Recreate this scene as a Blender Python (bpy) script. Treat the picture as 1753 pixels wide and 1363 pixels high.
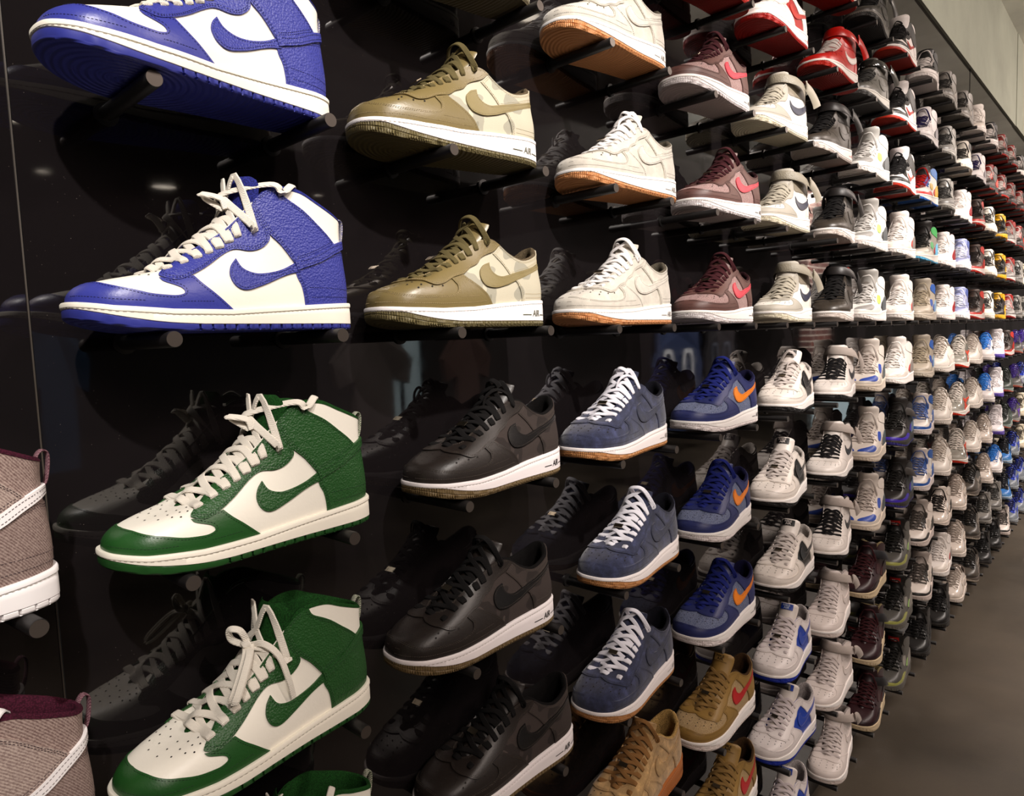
import bpy, math, random
import numpy as np
from mathutils import Matrix, Vector
from mathutils.geometry import delaunay_2d_cdt

random.seed(7)
for _o in list(bpy.data.objects): bpy.data.objects.remove(_o)
S = bpy.context.scene
COL = S.collection

# ---------------------------------------------------------------- camera, exposure, world, lamps
ZR = 1.62                      # height of the eye-level row of pegs above the floor
YAW, PIT, ROL, FPX = .8193, .0815, -.0382, 1184.93
cam_data = bpy.data.cameras.new('camera'); cam = bpy.data.objects.new('camera', cam_data); COL.objects.link(cam)
_F = Vector((math.sin(YAW)*math.cos(PIT), math.cos(YAW)*math.cos(PIT), -math.sin(PIT)))
_R = Vector((math.cos(YAW), -math.sin(YAW), 0)); _U = _R.cross(_F)
_R2 = _R*math.cos(ROL) + _U*math.sin(ROL); _U2 = -_R*math.sin(ROL) + _U*math.cos(ROL)
cam.matrix_world = Matrix(((_R2.x, _U2.x, -_F.x, -.2706), (_R2.y, _U2.y, -_F.y, -.8338), (_R2.z, _U2.z, -_F.z, ZR - .0146), (0, 0, 0, 1)))
cam_data.sensor_fit = 'HORIZONTAL'; cam_data.sensor_width = 36; cam_data.lens = FPX / 1753 * 36
cam_data.clip_start = .02; cam_data.clip_end = 100
S.camera = cam
S.view_settings.view_transform = 'Standard'; S.view_settings.look = 'None'; S.view_settings.gamma = 1
S.view_settings.use_curve_mapping = False
S.view_settings.exposure = 0.0

w = bpy.data.worlds.new('world'); S.world = w; w.use_nodes = True
w.node_tree.nodes['Background'].inputs[0].default_value = (.9, .85, .8, 1); w.node_tree.nodes['Background'].inputs[1].default_value = .03

def _lamp(name, kind, loc, target, power, color, **kw):
    d = bpy.data.lights.new(name, kind); o = bpy.data.objects.new(name, d); COL.objects.link(o)
    o.location = loc; v = Vector(target) - Vector(loc); o.rotation_euler = v.to_track_quat('-Z', 'Y').to_euler()
    d.energy = power; d.color = color
    for k, v in kw.items(): setattr(d, k, v)
    return o
# ceiling spots washing the display wall, hottest just above eye level
SPOTS = []
for _x in (-.35, .62, 1.6, 2.6, 3.7, 4.9, 6.2):
    _lamp('wall_wash_spot', 'SPOT', (_x - .45, -1.75, 3.4), (_x, -.06, ZR + .30), 320, (1, .94, .88), spot_size=math.radians(31), spot_blend=.8, shadow_soft_size=.03)
# warm fill light added over the aisle, from square area lamps
for _x, _y, _z, _s, _p in ((-.7, -2.9, 3.3, 1.1, 50), (1.3, -2.3, 3.5, .3, 36), (3.6, -2.1, 3.5, .3, 38), (6.2, -2.2, 3.5, .4, 66), (9.5, -2.4, 3.5, 1.0, 100)):
    _lamp('aisle_fill', 'AREA', (_x, _y, _z), (_x + .8, -.3, 1.0), _p, (1, .85, .76), shape='SQUARE', size=_s)
# fill lamps added to brighten the mirrored opposite side of the shop
_lamp('opposite_fill', 'AREA', (6.0, -1.7, 3.45), (6.8, -3.1, 1.1), 150, (1, .93, .88), shape='SQUARE', size=.3)
_lamp('opposite_fill_far', 'AREA', (9.0, -1.5, 3.3), (9.4, -2.8, 1.4), 170, (1, .9, .85), shape='SQUARE', size=.3)
_lamp('opposite_fill_near', 'AREA', (2.6, -1.8, 3.4), (2.9, -3.0, 1.3), 30, (1, .9, .85), shape='SQUARE', size=.2)
# ---------------------------------------------------------------- helpers
def lin(h):
    if isinstance(h, str):
        h = h.lstrip('#'); c = [int(h[i:i+2], 16)/255 for i in (0, 2, 4)]
    else: c = h
    return tuple(x/12.92 if x <= .04045 else ((x+.055)/1.055)**2.4 for x in c) + (1,)
MATS = {}
def mat(key, color='808080', rough=.5, kind=None, c2=None, spec=.5, metal=0, emit=0, scale=1.0, coat=0):
    if key in MATS: return MATS[key]
    m = bpy.data.materials.new(key); m.use_nodes = True; nt = m.node_tree; N = nt.nodes; L = nt.links
    b = N['Principled BSDF']; b.inputs['Base Color'].default_value = lin(color); b.inputs['Roughness'].default_value = rough
    b.inputs['Specular IOR Level'].default_value = spec; b.inputs['Metallic'].default_value = metal
    if coat: b.inputs['Coat Weight'].default_value = coat; b.inputs['Coat Roughness'].default_value = .08
    if emit: b.inputs['Emission Color'].default_value = lin(color); b.inputs['Emission Strength'].default_value = emit
    m.diffuse_color = lin(color)
    tc = N.new('ShaderNodeTexCoord')
    def noise(sc, det=3, rgh=.6):
        n = N.new('ShaderNodeTexNoise'); n.inputs['Scale'].default_value = sc*scale; n.inputs['Detail'].default_value = det
        n.inputs['Roughness'].default_value = rgh; L.new(tc.outputs['Object'], n.inputs['Vector']); return n.outputs['Fac']
    def bump(sock, dist, st=1.0, prev=None):
        n = N.new('ShaderNodeBump'); n.inputs['Distance'].default_value = dist; n.inputs['Strength'].default_value = st
        L.new(sock, n.inputs['Height'])
        if prev: L.new(prev, n.inputs['Normal'])
        L.new(n.outputs[0], b.inputs['Normal']); return n.outputs[0]
    def ramp(sock, stops, interp='LINEAR'):
        n = N.new('ShaderNodeValToRGB'); n.color_ramp.interpolation = interp; e = n.color_ramp.elements
        while len(e) < len(stops): e.new(.5)
        for q, (p, c) in zip(e, stops): q.position = p; q.color = lin(c)
        L.new(sock, n.inputs[0]); return n.outputs[0]
    def mul(c, f): return tuple(min(1, int(c.lstrip('#')[i:i+2], 16)/255*f) for i in (0, 2, 4))
    if kind == 'smooth':
        bump(noise(260, 4), .0006, .35)
    elif kind == 'pebble':
        v = N.new('ShaderNodeTexVoronoi'); v.inputs['Scale'].default_value = 420; L.new(tc.outputs['Object'], v.inputs['Vector'])
        bump(noise(120, 4), .0012, .45, bump(v.outputs['Distance'], .0008, .8))
    elif kind == 'suede':
        v_ = c2 or .16
        L.new(ramp(noise(55, 6, .65), [(.32, mul(color, 1-v_)), (.52, color), (.72, mul(color, 1+v_*1.5))]), b.inputs['Base Color'])
        bump(noise(700, 3), .0008, .5); b.inputs['Sheen Weight'].default_value = .35
    elif kind == 'heather':
        L.new(ramp(noise(650, 2, .8), [(.40, color), (.60, c2)]), b.inputs['Base Color']); bump(noise(900, 2), .0006, .5)
    elif kind == 'twill':
        wv = N.new('ShaderNodeTexWave'); wv.inputs['Scale'].default_value = 190; wv.bands_direction = 'DIAGONAL'; wv.inputs['Distortion'].default_value = 1.5
        L.new(tc.outputs['Object'], wv.inputs['Vector'])
        mx = N.new('ShaderNodeMix'); mx.data_type = 'FLOAT'; mx.inputs[0].default_value = .8
        L.new(wv.outputs['Fac'], mx.inputs[2]); L.new(noise(500, 3, .8), mx.inputs[3])
        L.new(ramp(mx.outputs[0], [(.35, color), (.65, c2)]), b.inputs['Base Color']); bump(mx.outputs[0], .0008, .5)
    elif kind == 'camo':
        L.new(ramp(noise(26, 1, .4), [(0, color), (.535, c2[0]), (.66, c2[1])], 'CONSTANT'), b.inputs['Base Color']); bump(noise(900, 2), .0005, .5)
    elif kind == 'knit':
        v = N.new('ShaderNodeTexVoronoi'); v.inputs['Scale'].default_value = 620; L.new(tc.outputs['Object'], v.inputs['Vector'])
        L.new(ramp(v.outputs['Distance'], [(.1, color), (.7, mul(color, .62))]), b.inputs['Base Color']); bump(v.outputs['Distance'], .001, -.8)
    elif kind == 'lace':
        wv = N.new('ShaderNodeTexWave'); wv.inputs['Scale'].default_value = 330; wv.bands_direction = 'DIAGONAL'; wv.inputs['Distortion'].default_value = .6
        L.new(tc.outputs['Object'], wv.inputs['Vector']); bump(wv.outputs['Fac'], .0007, .6)
    elif kind == 'tread':
        wv = N.new('ShaderNodeTexWave'); wv.wave_type = 'RINGS'; wv.rings_direction = 'Z'; wv.inputs['Scale'].default_value = 46; wv.inputs['Distortion'].default_value = .4
        mp = N.new('ShaderNodeMapping'); mp.inputs['Location'].default_value = (-.075, 0, 0); mp.vector_type = 'POINT'
        L.new(tc.outputs['Object'], mp.inputs['Vector']); L.new(mp.outputs[0], wv.inputs['Vector']); bump(wv.outputs['Fac'], .0018, .9)
    elif kind == 'floor':
        L.new(ramp(noise(.9, 8, .62), [(.3, mul(color, .72)), (.5, color), (.72, mul(color, 1.25))]), b.inputs['Base Color'])
        r = N.new('ShaderNodeMapRange'); r.inputs['To Min'].default_value = rough - .12; r.inputs['To Max'].default_value = rough + .12
        L.new(noise(3.5, 6), r.inputs['Value']); L.new(r.outputs[0], b.inputs['Roughness']); bump(noise(220, 3), .0015, .25)
    elif kind == 'plaster':
        bump(noise(90, 4), .002, .25)
        L.new(ramp(noise(2.2, 5), [(.3, mul(color, .93)), (.7, mul(color, 1.05))]), b.inputs['Base Color'])
    elif kind == 'gloss':
        r = N.new('ShaderNodeMapRange'); r.inputs['From Min'].default_value = .35; r.inputs['From Max'].default_value = .8
        r.inputs['To Min'].default_value = .02; r.inputs['To Max'].default_value = .07
        L.new(noise(30, 8, .75), r.inputs['Value']); L.new(r.outputs[0], b.inputs['Roughness'])
        n = N.new('ShaderNodeTexNoise'); n.inputs['Scale'].default_value = 1.1; L.new(tc.outputs['Object'], n.inputs['Vector'])
        bump(n.outputs['Fac'], .02, .16)
        v = N.new('ShaderNodeTexVoronoi'); v.inputs['Scale'].default_value = 150; v.inputs['Randomness'].default_value = 1; L.new(tc.outputs['Object'], v.inputs['Vector'])
        L.new(ramp(v.outputs['Distance'], [(0, 'a09890'), (.035, '443c38'), (.06, color)]), b.inputs['Base Color'])
        b.inputs['IOR'].default_value = 1.62
    elif kind == 'brick':
        t = N.new('ShaderNodeTexBrick'); t.inputs['Color1'].default_value = lin('7a4238'); t.inputs['Color2'].default_value = lin('55413f'); t.inputs['Mortar'].default_value = lin('c8bdb2')
        t.inputs['Scale'].default_value = 1; t.inputs['Brick Width'].default_value = .24; t.inputs['Row Height'].default_value = .08; t.inputs['Mortar Size'].default_value = .009
        mp = N.new('ShaderNodeMapping'); mp.inputs['Rotation'].default_value = (math.pi/2, 0, 0)
        L.new(tc.outputs['Object'], mp.inputs['Vector']); L.new(mp.outputs[0], t.inputs['Vector']); L.new(t.outputs[0], b.inputs['Base Color'])
    MATS[key] = m; return m

class MB:
    """collects verts / faces with a material slot per face"""
    def __init__(self): self.v = []; self.f = []; self.m = []; self.smooth = []
    def add(self, V, F, mi=0, sm=True):
        o = len(self.v); self.v += [tuple(map(float, p)) for p in V]; self.f += [tuple(i + o for i in f) for f in F]
        self.m += [mi]*len(F); self.smooth += [sm]*len(F)
    def grid(self, P, mi=0, closed_u=False, closed_v=False, flip=False, sm=True):
        """P (nu, nv, 3)"""
        nu, nv = P.shape[:2]; F = []
        for i in range(nu - (0 if closed_u else 1)):
            for j in range(nv - (0 if closed_v else 1)):
                a, b_, c, d = i*nv + j, i*nv + (j+1) % nv, ((i+1) % nu)*nv + (j+1) % nv, ((i+1) % nu)*nv + j
                F.append((a, d, c, b_) if flip else (a, b_, c, d))
        self.add(P.reshape(-1, 3), F, mi, sm)
    def box(self, x0, x1, y0, y1, z0, z1, mi=0):
        V = [(x, y, z) for x in (x0, x1) for y in (y0, y1) for z in (z0, z1)]
        self.add(V, [(0, 1, 3, 2), (4, 6, 7, 5), (0, 4, 5, 1), (2, 3, 7, 6), (0, 2, 6, 4), (1, 5, 7, 3)], mi, False)
    def mesh(self, name, slots=1, sharp=None):
        me = bpy.data.meshes.new(name); me.from_pydata(self.v, [], self.f); me.validate()
        if len(me.polygons) == len(self.f):
            me.polygons.foreach_set('material_index', self.m); me.polygons.foreach_set('use_smooth', self.smooth)
        for _ in range(slots): me.materials.append(None)
        if sharp: me.set_sharp_from_angle(angle=math.radians(sharp))
        me.update(); return me
def obj(name, me, mats, parent=None):
    o = bpy.data.objects.new(name, me); COL.objects.link(o)
    for i, m in enumerate(mats if isinstance(mats, (list, tuple)) else [mats]):
        if i < len(o.material_slots): o.material_slots[i].link = 'OBJECT'; o.material_slots[i].material = m
    if parent is not None: o.parent = parent
    return o
def tag(o, label=None, cat=None, group=None, kind=None):
    for k, v in (('label', label), ('category', cat), ('group', group), ('kind', kind)):
        if v: o[k] = v
    return o
def crom(P, n, closed=False):
    """Catmull-Rom resample, n steps per segment"""
    P = np.array(P, float); m = len(P); out = []
    for i in range(m if closed else m - 1):
        p0 = P[(i-1) % m] if closed or i > 0 else 2*P[0] - P[1]; p1 = P[i]; p2 = P[(i+1) % m]
        p3 = P[(i+2) % m] if closed or i + 2 < m else 2*P[-1] - P[-2]
        for k in range(n):
            t = k/n; out.append(.5*((2*p1) + (p2-p0)*t + (2*p0-5*p1+4*p2-p3)*t*t + (3*p1-p0-3*p2+p3)*t**3))
    if not closed: out.append(P[-1])
    return np.array(out)
def ribbon(mb, P, W, Nn, w, th, mi=0, seg=8, taper=None):
    """flat lace along P; W width directions, Nn normals"""
    P = np.array(P); n = len(P); T = np.gradient(P, axis=0); T /= np.linalg.norm(T, axis=1)[:, None] + 1e-9
    Nn = np.array(Nn, float)
    if Nn.ndim == 1: Nn = np.tile(Nn, (n, 1))
    B = np.cross(T, Nn); B /= np.linalg.norm(B, axis=1)[:, None] + 1e-9
    Nn = np.cross(B, T); R = []
    for k in range(seg):
        a = 2*math.pi*k/seg; c, s = math.cos(a), math.sin(a)
        c = math.copysign(abs(c)**.7, c); s = math.copysign(abs(s)**.7, s)
        R.append(P + B*(w/2*c) + Nn*(th/2*s))
    R = np.stack(R, 1); mb.grid(R, mi, closed_v=True)
    o = len(mb.v); mb.add(R[0], [tuple(range(seg))], mi); mb.add(R[-1], [tuple(range(seg))[::-1]], mi)
# ---------------------------------------------------------------- shoe upper surface
# keys per shoe family: a, footprint (u, y), opening (u, y, z), b1, h1, b2, d2   (metres, u = distance from the toe tip)
KEYS = {
 'high': [
  (0.00, .005, .000, .084, .000, .062, .002, .026, .042, .012),
  (0.06, .009, .021, .085, .009, .063, .002, .026, .038, .011),
  (0.14, .028, .041, .091, .016, .067, .003, .025, .026, .008),
  (0.24, .064, .051, .107, .019, .078, .003, .026, .016, .006),
  (0.34, .102, .052, .127, .021, .091, .003, .030, .010, .014),
  (0.46, .150, .046, .151, .023, .109, .003, .032, .006, .026),
  (0.58, .193, .041, .176, .026, .134, .002, .034, .004, .040),
  (0.66, .222, .039, .200, .031, .155, .002, .036, .003, .052),
  (0.74, .250, .037, .232, .034, .157, .003, .034, .001, .055),
  (0.82, .274, .034, .258, .034, .146, .004, .032, -.001, .050),
  (0.91, .295, .024, .288, .027, .133, .005, .030, -.003, .044),
  (0.96, .301, .013, .299, .014, .129, .005, .030, -.004, .042),
  (1.00, .303, .000, .303, .000, .128, .005, .030, -.004, .042)],
 'low': [
  (0.00, .005, .000, .078, .000, .071, .003, .032, .044, .014),
  (0.06, .009, .022, .079, .009, .072, .003, .032, .040, .013),
  (0.14, .028, .042, .086, .017, .075, .004, .031, .028, .009),
  (0.24, .064, .052, .103, .020, .086, .004, .030, .018, .006),
  (0.34, .102, .053, .124, .022, .099, .004, .030, .012, .012),
  (0.46, .150, .047, .150, .024, .114, .004, .030, .008, .022),
  (0.58, .193, .042, .178, .026, .128, .003, .030, .006, .034),
  (0.66, .222, .040, .200, .030, .126, .003, .030, .004, .036),
  (0.74, .250, .038, .226, .033, .108, .003, .026, .003, .030),
  (0.82, .274, .034, .252, .034, .100, .004, .024, .002, .026),
  (0.91, .295, .024, .285, .027, .110, .005, .026, -.001, .030),
  (0.96, .301, .013, .298, .014, .121, .005, .028, -.003, .036),
  (1.00, .303, .000, .303, .000, .124, .005, .028, -.003, .036)],
}
SOLE_TOP = {
 'high': [(0, .0300), (.03, .0250), (.08, .0215), (.14, .0215), (.20, .0255), (.26, .0295), (.31, .0325)],
 'low':  [(0, .0300), (.03, .0275), (.08, .0260), (.14, .0285), (.20, .0345), (.26, .0388), (.31, .0415)],
}
KEYS['mid'] = [(k[0], k[1], k[2], k[3], k[4], k[5]) + k[6:] for k in KEYS['high']]
SOLE_TOP['mid'] = SOLE_TOP['low']
def _spline(ks, xs, mirror):
    # Catmull-Rom through keys; ks[:,0] parameter. mirror: sign of each column at the mirrored ghost keys
    ks = np.array(ks, float); g0 = ks[1].copy(); g0[1:] = g0[1:] * mirror; g0[0] = -ks[1, 0]
    g1 = ks[-2].copy(); g1[1:] = g1[1:] * mirror; g1[0] = 2 - ks[-2, 0]
    K = np.vstack([g0, ks, g1]); m = np.zeros_like(K)
    m[1:-1] = (K[2:] - K[:-2]) / (K[2:, :1] - K[:-2, :1])
    xs = np.clip(xs, 0, 1); i = np.clip(np.searchsorted(K[:, 0], xs, side='right') - 1, 1, len(K) - 3)
    h = (K[i + 1, 0] - K[i, 0]); t = ((xs - K[i, 0]) / h)[:, None]; hh = h[:, None]
    return ((2*t**3 - 3*t**2 + 1) * K[i] + (t**3 - 2*t**2 + t) * hh * m[i] + (-2*t**3 + 3*t**2) * K[i + 1] + (t**3 - t**2) * hh * m[i + 1])
_MIR = np.array([1, -1, 1, -1, 1, 1, 1, 1, 1.0])
class Surf:
    N = 800
    def __init__(self, fam):
        self.fam = fam
        xs = np.linspace(0, 1, self.N + 1); self.xs = xs
        K = _spline(KEYS[fam], xs, _MIR); self.K = K
        du = np.gradient(K[:, 1]); dy = np.gradient(K[:, 2]); du[0] = du[-1] = 0
        L = np.hypot(du, dy); self.nu = -dy / L; self.ny = du / L       # outward normal in (u, |y|)
        self.st = np.array(SOLE_TOP[fam])
    def ev(self, a):
        a = np.clip(a, 0, 1) * self.N; i = np.minimum(a.astype(int), self.N - 1); f = (a - i)[:, None]
        K = self.K[i] * (1 - f) + self.K[i + 1] * f; f = f[:, 0]
        nu = self.nu[i] * (1 - f) + self.nu[i + 1] * f; ny = self.ny[i] * (1 - f) + self.ny[i + 1] * f
        return K, nu, ny
    def soletop(self, u): return np.interp(u, self.st[:, 0], self.st[:, 1])
    def P(self, h, a, t):
        """h -1 lateral / +1 medial; a toe..heel 0..1; t sole..opening 0..1 -> (n,3) local (u,y,z)"""
        a = np.atleast_1d(np.asarray(a, float)); t = np.atleast_1d(np.asarray(t, float))
        K, nu, ny = self.ev(a)
        Fu, Fy, Ou, Oy, Oz, b1, h1, b2, d2 = K[:, 1:].T
        Fz = self.soletop(Fu) - .002
        P0 = np.stack([Fu, Fy, Fz], -1); P3 = np.stack([Ou, Oy, Oz], -1)
        P1 = P0 + np.stack([nu * b1, ny * b1, h1], -1); P2 = P3 + np.stack([nu * b2, ny * b2, -d2], -1)
        t = t[:, None]; R = (1-t)**3*P0 + 3*(1-t)**2*t*P1 + 3*(1-t)*t*t*P2 + t**3*P3
        if h > 0: R[:, 1] *= 1 + .04 * np.exp(-((R[:, 0] - .075) / .05)**2)
        R[:, 1] *= h
        return R
    def Nrm(self, h, a, t):
        a = np.atleast_1d(np.asarray(a, float)); t = np.atleast_1d(np.asarray(t, float)); e = 1e-3
        A = self.P(h, np.minimum(a + e, 1), t) - self.P(h, np.maximum(a - e, 0), t)
        T = self.P(h, a, np.minimum(t + e, 1)) - self.P(h, a, np.maximum(t - e, 0))
        n = np.cross(A, T) * (-h)
        m = (a < 1e-4) | (a > 1 - 1e-4); n[m, 1] = 0
        L = np.linalg.norm(n, axis=1); L[L == 0] = 1
        return n / L[:, None]
    def Q(self, h, a, t, off):
        return self.P(h, a, t) + self.Nrm(h, a, t) * off
# ---------------------------------------------------------------- shoe parts
SURF = {k: Surf(k) for k in ('high', 'mid', 'low')}
def densify(poly, closed=True, step=.02):
    """(a,t[,corner]) -> smooth dense outline"""
    n = len(poly); cor = [i for i, p in enumerate(poly) if len(p) > 2]; P = np.array([p[:2] for p in poly], float); out = []
    if not cor:
        return crom(P, 5, closed)
    idx = cor + [cor[0] + n] if closed else cor
    for i, j in zip(idx[:-1], idx[1:]):
        seg = P[[k % n for k in range(i, j + 1)]]
        if len(seg) == 2:
            m = max(2, int(np.linalg.norm(seg[1] - seg[0]) / step)); s = seg[0] + (seg[1]-seg[0])*np.linspace(0, 1, m+1)[:, None]
        else: s = crom(seg, 5)
        out += list(s[:-1])
    return np.clip(np.array(out), 0, 1)
def _inside(poly, q):
    x, y = q[:, 0:1], q[:, 1:2]; x0, y0 = poly[:, 0], poly[:, 1]; x1, y1 = np.roll(x0, -1), np.roll(y0, -1)
    c = ((y0 > y) != (y1 > y)) & (x < (x1-x0)*(y-y0)/((y1-y0) + 1e-12) + x0); return c.sum(1) % 2 == 1
def panel(fam, polys, off=.0011, stitch=None, sides=(-1, 1), base=-.0004, gs=(.014, .045)):
    sf = SURF[fam]; mb = MB()
    for poly in polys:
        D = densify(poly); D[D[:, 0] < .004, 0] = 0; D[D[:, 0] > .996, 0] = 1
        keep = np.linalg.norm(D - np.roll(D, 1, 0), axis=1) > 1e-5; D = D[keep]; n = len(D)
        lo, hi = D.min(0), D.max(0)
        ga = np.arange(lo[0] + gs[0]*.5, hi[0], gs[0]); gt = np.arange(lo[1] + gs[1]*.5, hi[1], gs[1])
        G = np.array([(a, t) for a in ga for t in gt]) if len(ga) and len(gt) else np.zeros((0, 2))
        if len(G):
            G = G[_inside(D, G)]
            if len(G):
                sc = np.array([1, .32]); d = np.min(np.linalg.norm((G[:, None] - D[None])*sc, axis=2), axis=1); G = G[d > .006]
        V2 = [Vector((p[0], p[1]*.3)) for p in D] + [Vector((p[0], p[1]*.3)) for p in G]
        r = delaunay_2d_cdt(V2, [(i, (i+1) % n) for i in range(n)], [list(range(n))], 1, 1e-6)
        vs = np.array([(v.x, v.y/.3) for v in r[0]]); fs = [tuple(f) for f in r[2]]
        # boundary edges
        cnt = {}
        for f in fs:
            for i in range(len(f)):
                e = (f[i], f[(i+1) % len(f)]); k = tuple(sorted(e)); cnt.setdefault(k, []).append(e)
        be = [v[0] for v in cnt.values() if len(v) == 1]
        bset = {i for e in be for i in e}
        for h in sides:
            top = sf.Q(h, vs[:, 0], vs[:, 1], off); F = []
            A, B, C = top[fs[0][0]], top[fs[0][1]], top[fs[0][2]]
            nn = np.cross(B-A, C-A); ref = sf.Nrm(h, vs[fs[0][:1], 0], vs[fs[0][:1], 1])[0]; fl = np.dot(nn, ref) < 0
            F = [f[::-1] if fl else f for f in fs]
            mb.add(top, F, 0)
            low = sf.Q(h, vs[:, 0], vs[:, 1], base); o = len(mb.v) - len(top); lo_i = len(mb.v)
            mb.v += [tuple(p) for p in low]
            for a, b in be:
                if (vs[a, 0] == 0 and vs[b, 0] == 0) or (vs[a, 0] == 1 and vs[b, 0] == 1): continue
                q = (o+a, lo_i+a, lo_i+b, o+b); mb.f.append(q if not fl else q[::-1]); mb.m.append(0); mb.smooth.append(False)
            if stitch:
                for s in stitch: stitches(mb, sf, h, D, s, off)
    return mb
def stitches(mb, sf, h, D, inset, off, mi=1, closed=True, pitch=.0032, dash=.0019):
    """dashes running inside an outline at a metric inset"""
    P = sf.P(h, D[:, 0], D[:, 1]); n = len(D)
    # metric: move each vertex inward in (a,t)
    area = .5*np.sum(D[:, 0]*np.roll(D[:, 1], -1) - np.roll(D[:, 0], -1)*D[:, 1])
    if closed and inset:
        e = 1e-3
        Pa = np.linalg.norm(sf.P(h, np.clip(D[:, 0]+e, 0, 1), D[:, 1]) - P, axis=1)/e + 1e-6
        Pt = np.linalg.norm(sf.P(h, D[:, 0], np.clip(D[:, 1]-e, 0, 1)) - P, axis=1)/e + 1e-6
        Pa = np.maximum(Pa, .05); Pt = np.maximum(Pt, .02)
        T = (np.roll(D, -1, 0) - np.roll(D, 1, 0))*np.stack([Pa, Pt], -1); T /= np.linalg.norm(T, axis=1)[:, None] + 1e-9
        Nn = np.stack([-T[:, 1], T[:, 0]], -1)*(1 if area > 0 else -1)
        Q2 = D + Nn*inset/np.stack([Pa, Pt], -1)
        ok = _inside(D, Q2) & (D[:, 0] > .01) & (D[:, 0] < .985)
        m = np.min(np.linalg.norm((Q2[:, None] - D[None])*np.stack([Pa, Pt], -1)[:, None], axis=2), axis=1); ok &= m > inset*.8
    else: Q2 = D; ok = np.ones(n, bool)
    X = sf.Q(h, np.clip(Q2[:, 0], 0, 1), np.clip(Q2[:, 1], 0, 1), off + .0002); NN = sf.Nrm(h, np.clip(Q2[:, 0], 0, 1), np.clip(Q2[:, 1], 0, 1))
    acc = 0.0; on = True
    for i in range(n if closed else n-1):
        j = (i+1) % n
        if not (ok[i] and ok[j]): continue
        d = X[j]-X[i]; L = np.linalg.norm(d)
        if L < 1e-6 or L > .03: continue
        t = d/L; pos = acc
        while pos < L:
            p = X[i] + t*pos; q = X[i] + t*min(pos+dash, L + .0008); b = np.cross(t, NN[i])*.0003; up = NN[i]*.00035
            mb.add([p-b, q-b, q+b, p+b, p+up, q+up], [(0, 1, 5, 4), (2, 3, 4, 5), (0, 4, 3), (1, 2, 5)], mi, True)
            pos += pitch
        acc = pos - L
def dots(mb, sf, h, pts, off, r=.0011, mi=1):
    for a, t in pts:
        c = sf.Q(h, [a], [t], off)[0]; n = sf.Nrm(h, [a], [t])[0]; x = np.cross(n, [0, 1, 0.01]); x /= np.linalg.norm(x); y = np.cross(n, x)
        mb.add([c + r*(x*math.cos(k*math.pi/3) + y*math.sin(k*math.pi/3)) for k in range(6)], [(0, 1, 2, 3, 4, 5)], mi, False)
def base_upper(fam, perf=None):
    sf = SURF[fam]; mb = MB(); nt = 26
    A = np.concatenate([np.linspace(0, .1, 12)[:-1], np.linspace(.1, .9, 56)[:-1], np.linspace(.9, 1, 12)])
    for h in (-1, 1):
        R = np.stack([sf.P(h, A, np.full(len(A), t)) for t in np.linspace(0, 1, nt)], 1)
        mb.grid(R, 0, flip=(h > 0))
    if perf:
        for h in (-1, 1): dots(mb, sf, h, perf, .0004 if perf is PERF_D else .0013)
    return mb
PERF_D = [(a, t) for k, a in enumerate((.03, .075, .12, .16, .20)) for t in ((.62, .72, .82) if k < 3 else (.56, .66))]
def outline(fam, nh, off):
    """closed loop (2*nh) in plan, heel-to-heel through the toe"""
    sf = SURF[fam]; a = np.linspace(0, 1, nh+1); K, nu, ny = sf.ev(a)
    def half(h):
        G = np.stack([K[:, 1] + nu*off, (K[:, 2] + ny*off)], -1)
        if h > 0: G[:, 1] *= 1 + .04*np.exp(-((G[:, 0]-.075)/.05)**2)
        G[:, 1] *= h; return G
    L_, R_ = half(-1), half(1)
    return np.vstack([L_, R_[-2:0:-1]]), np.concatenate([a, a[-2:0:-1]])
def zbot(u): return np.where(u < .09, .014*((.09-u)/.09)**2, 0)
def zout(style, u):
    if style == 'dunk': return zbot(u) + np.interp(u, [0, .05, .11, .31], [.0095, .0085, .006, .0058])
    if style == 'af': return zbot(u) + np.interp(u, [0, .03, .07, .11, .31], [.0135, .0135, .0105, .0078, .0078])
    return zbot(u) + np.interp(u, [0, .05, .11, .2, .26, .31], [.010, .006, .0045, .0045, .0065, .009])
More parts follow.
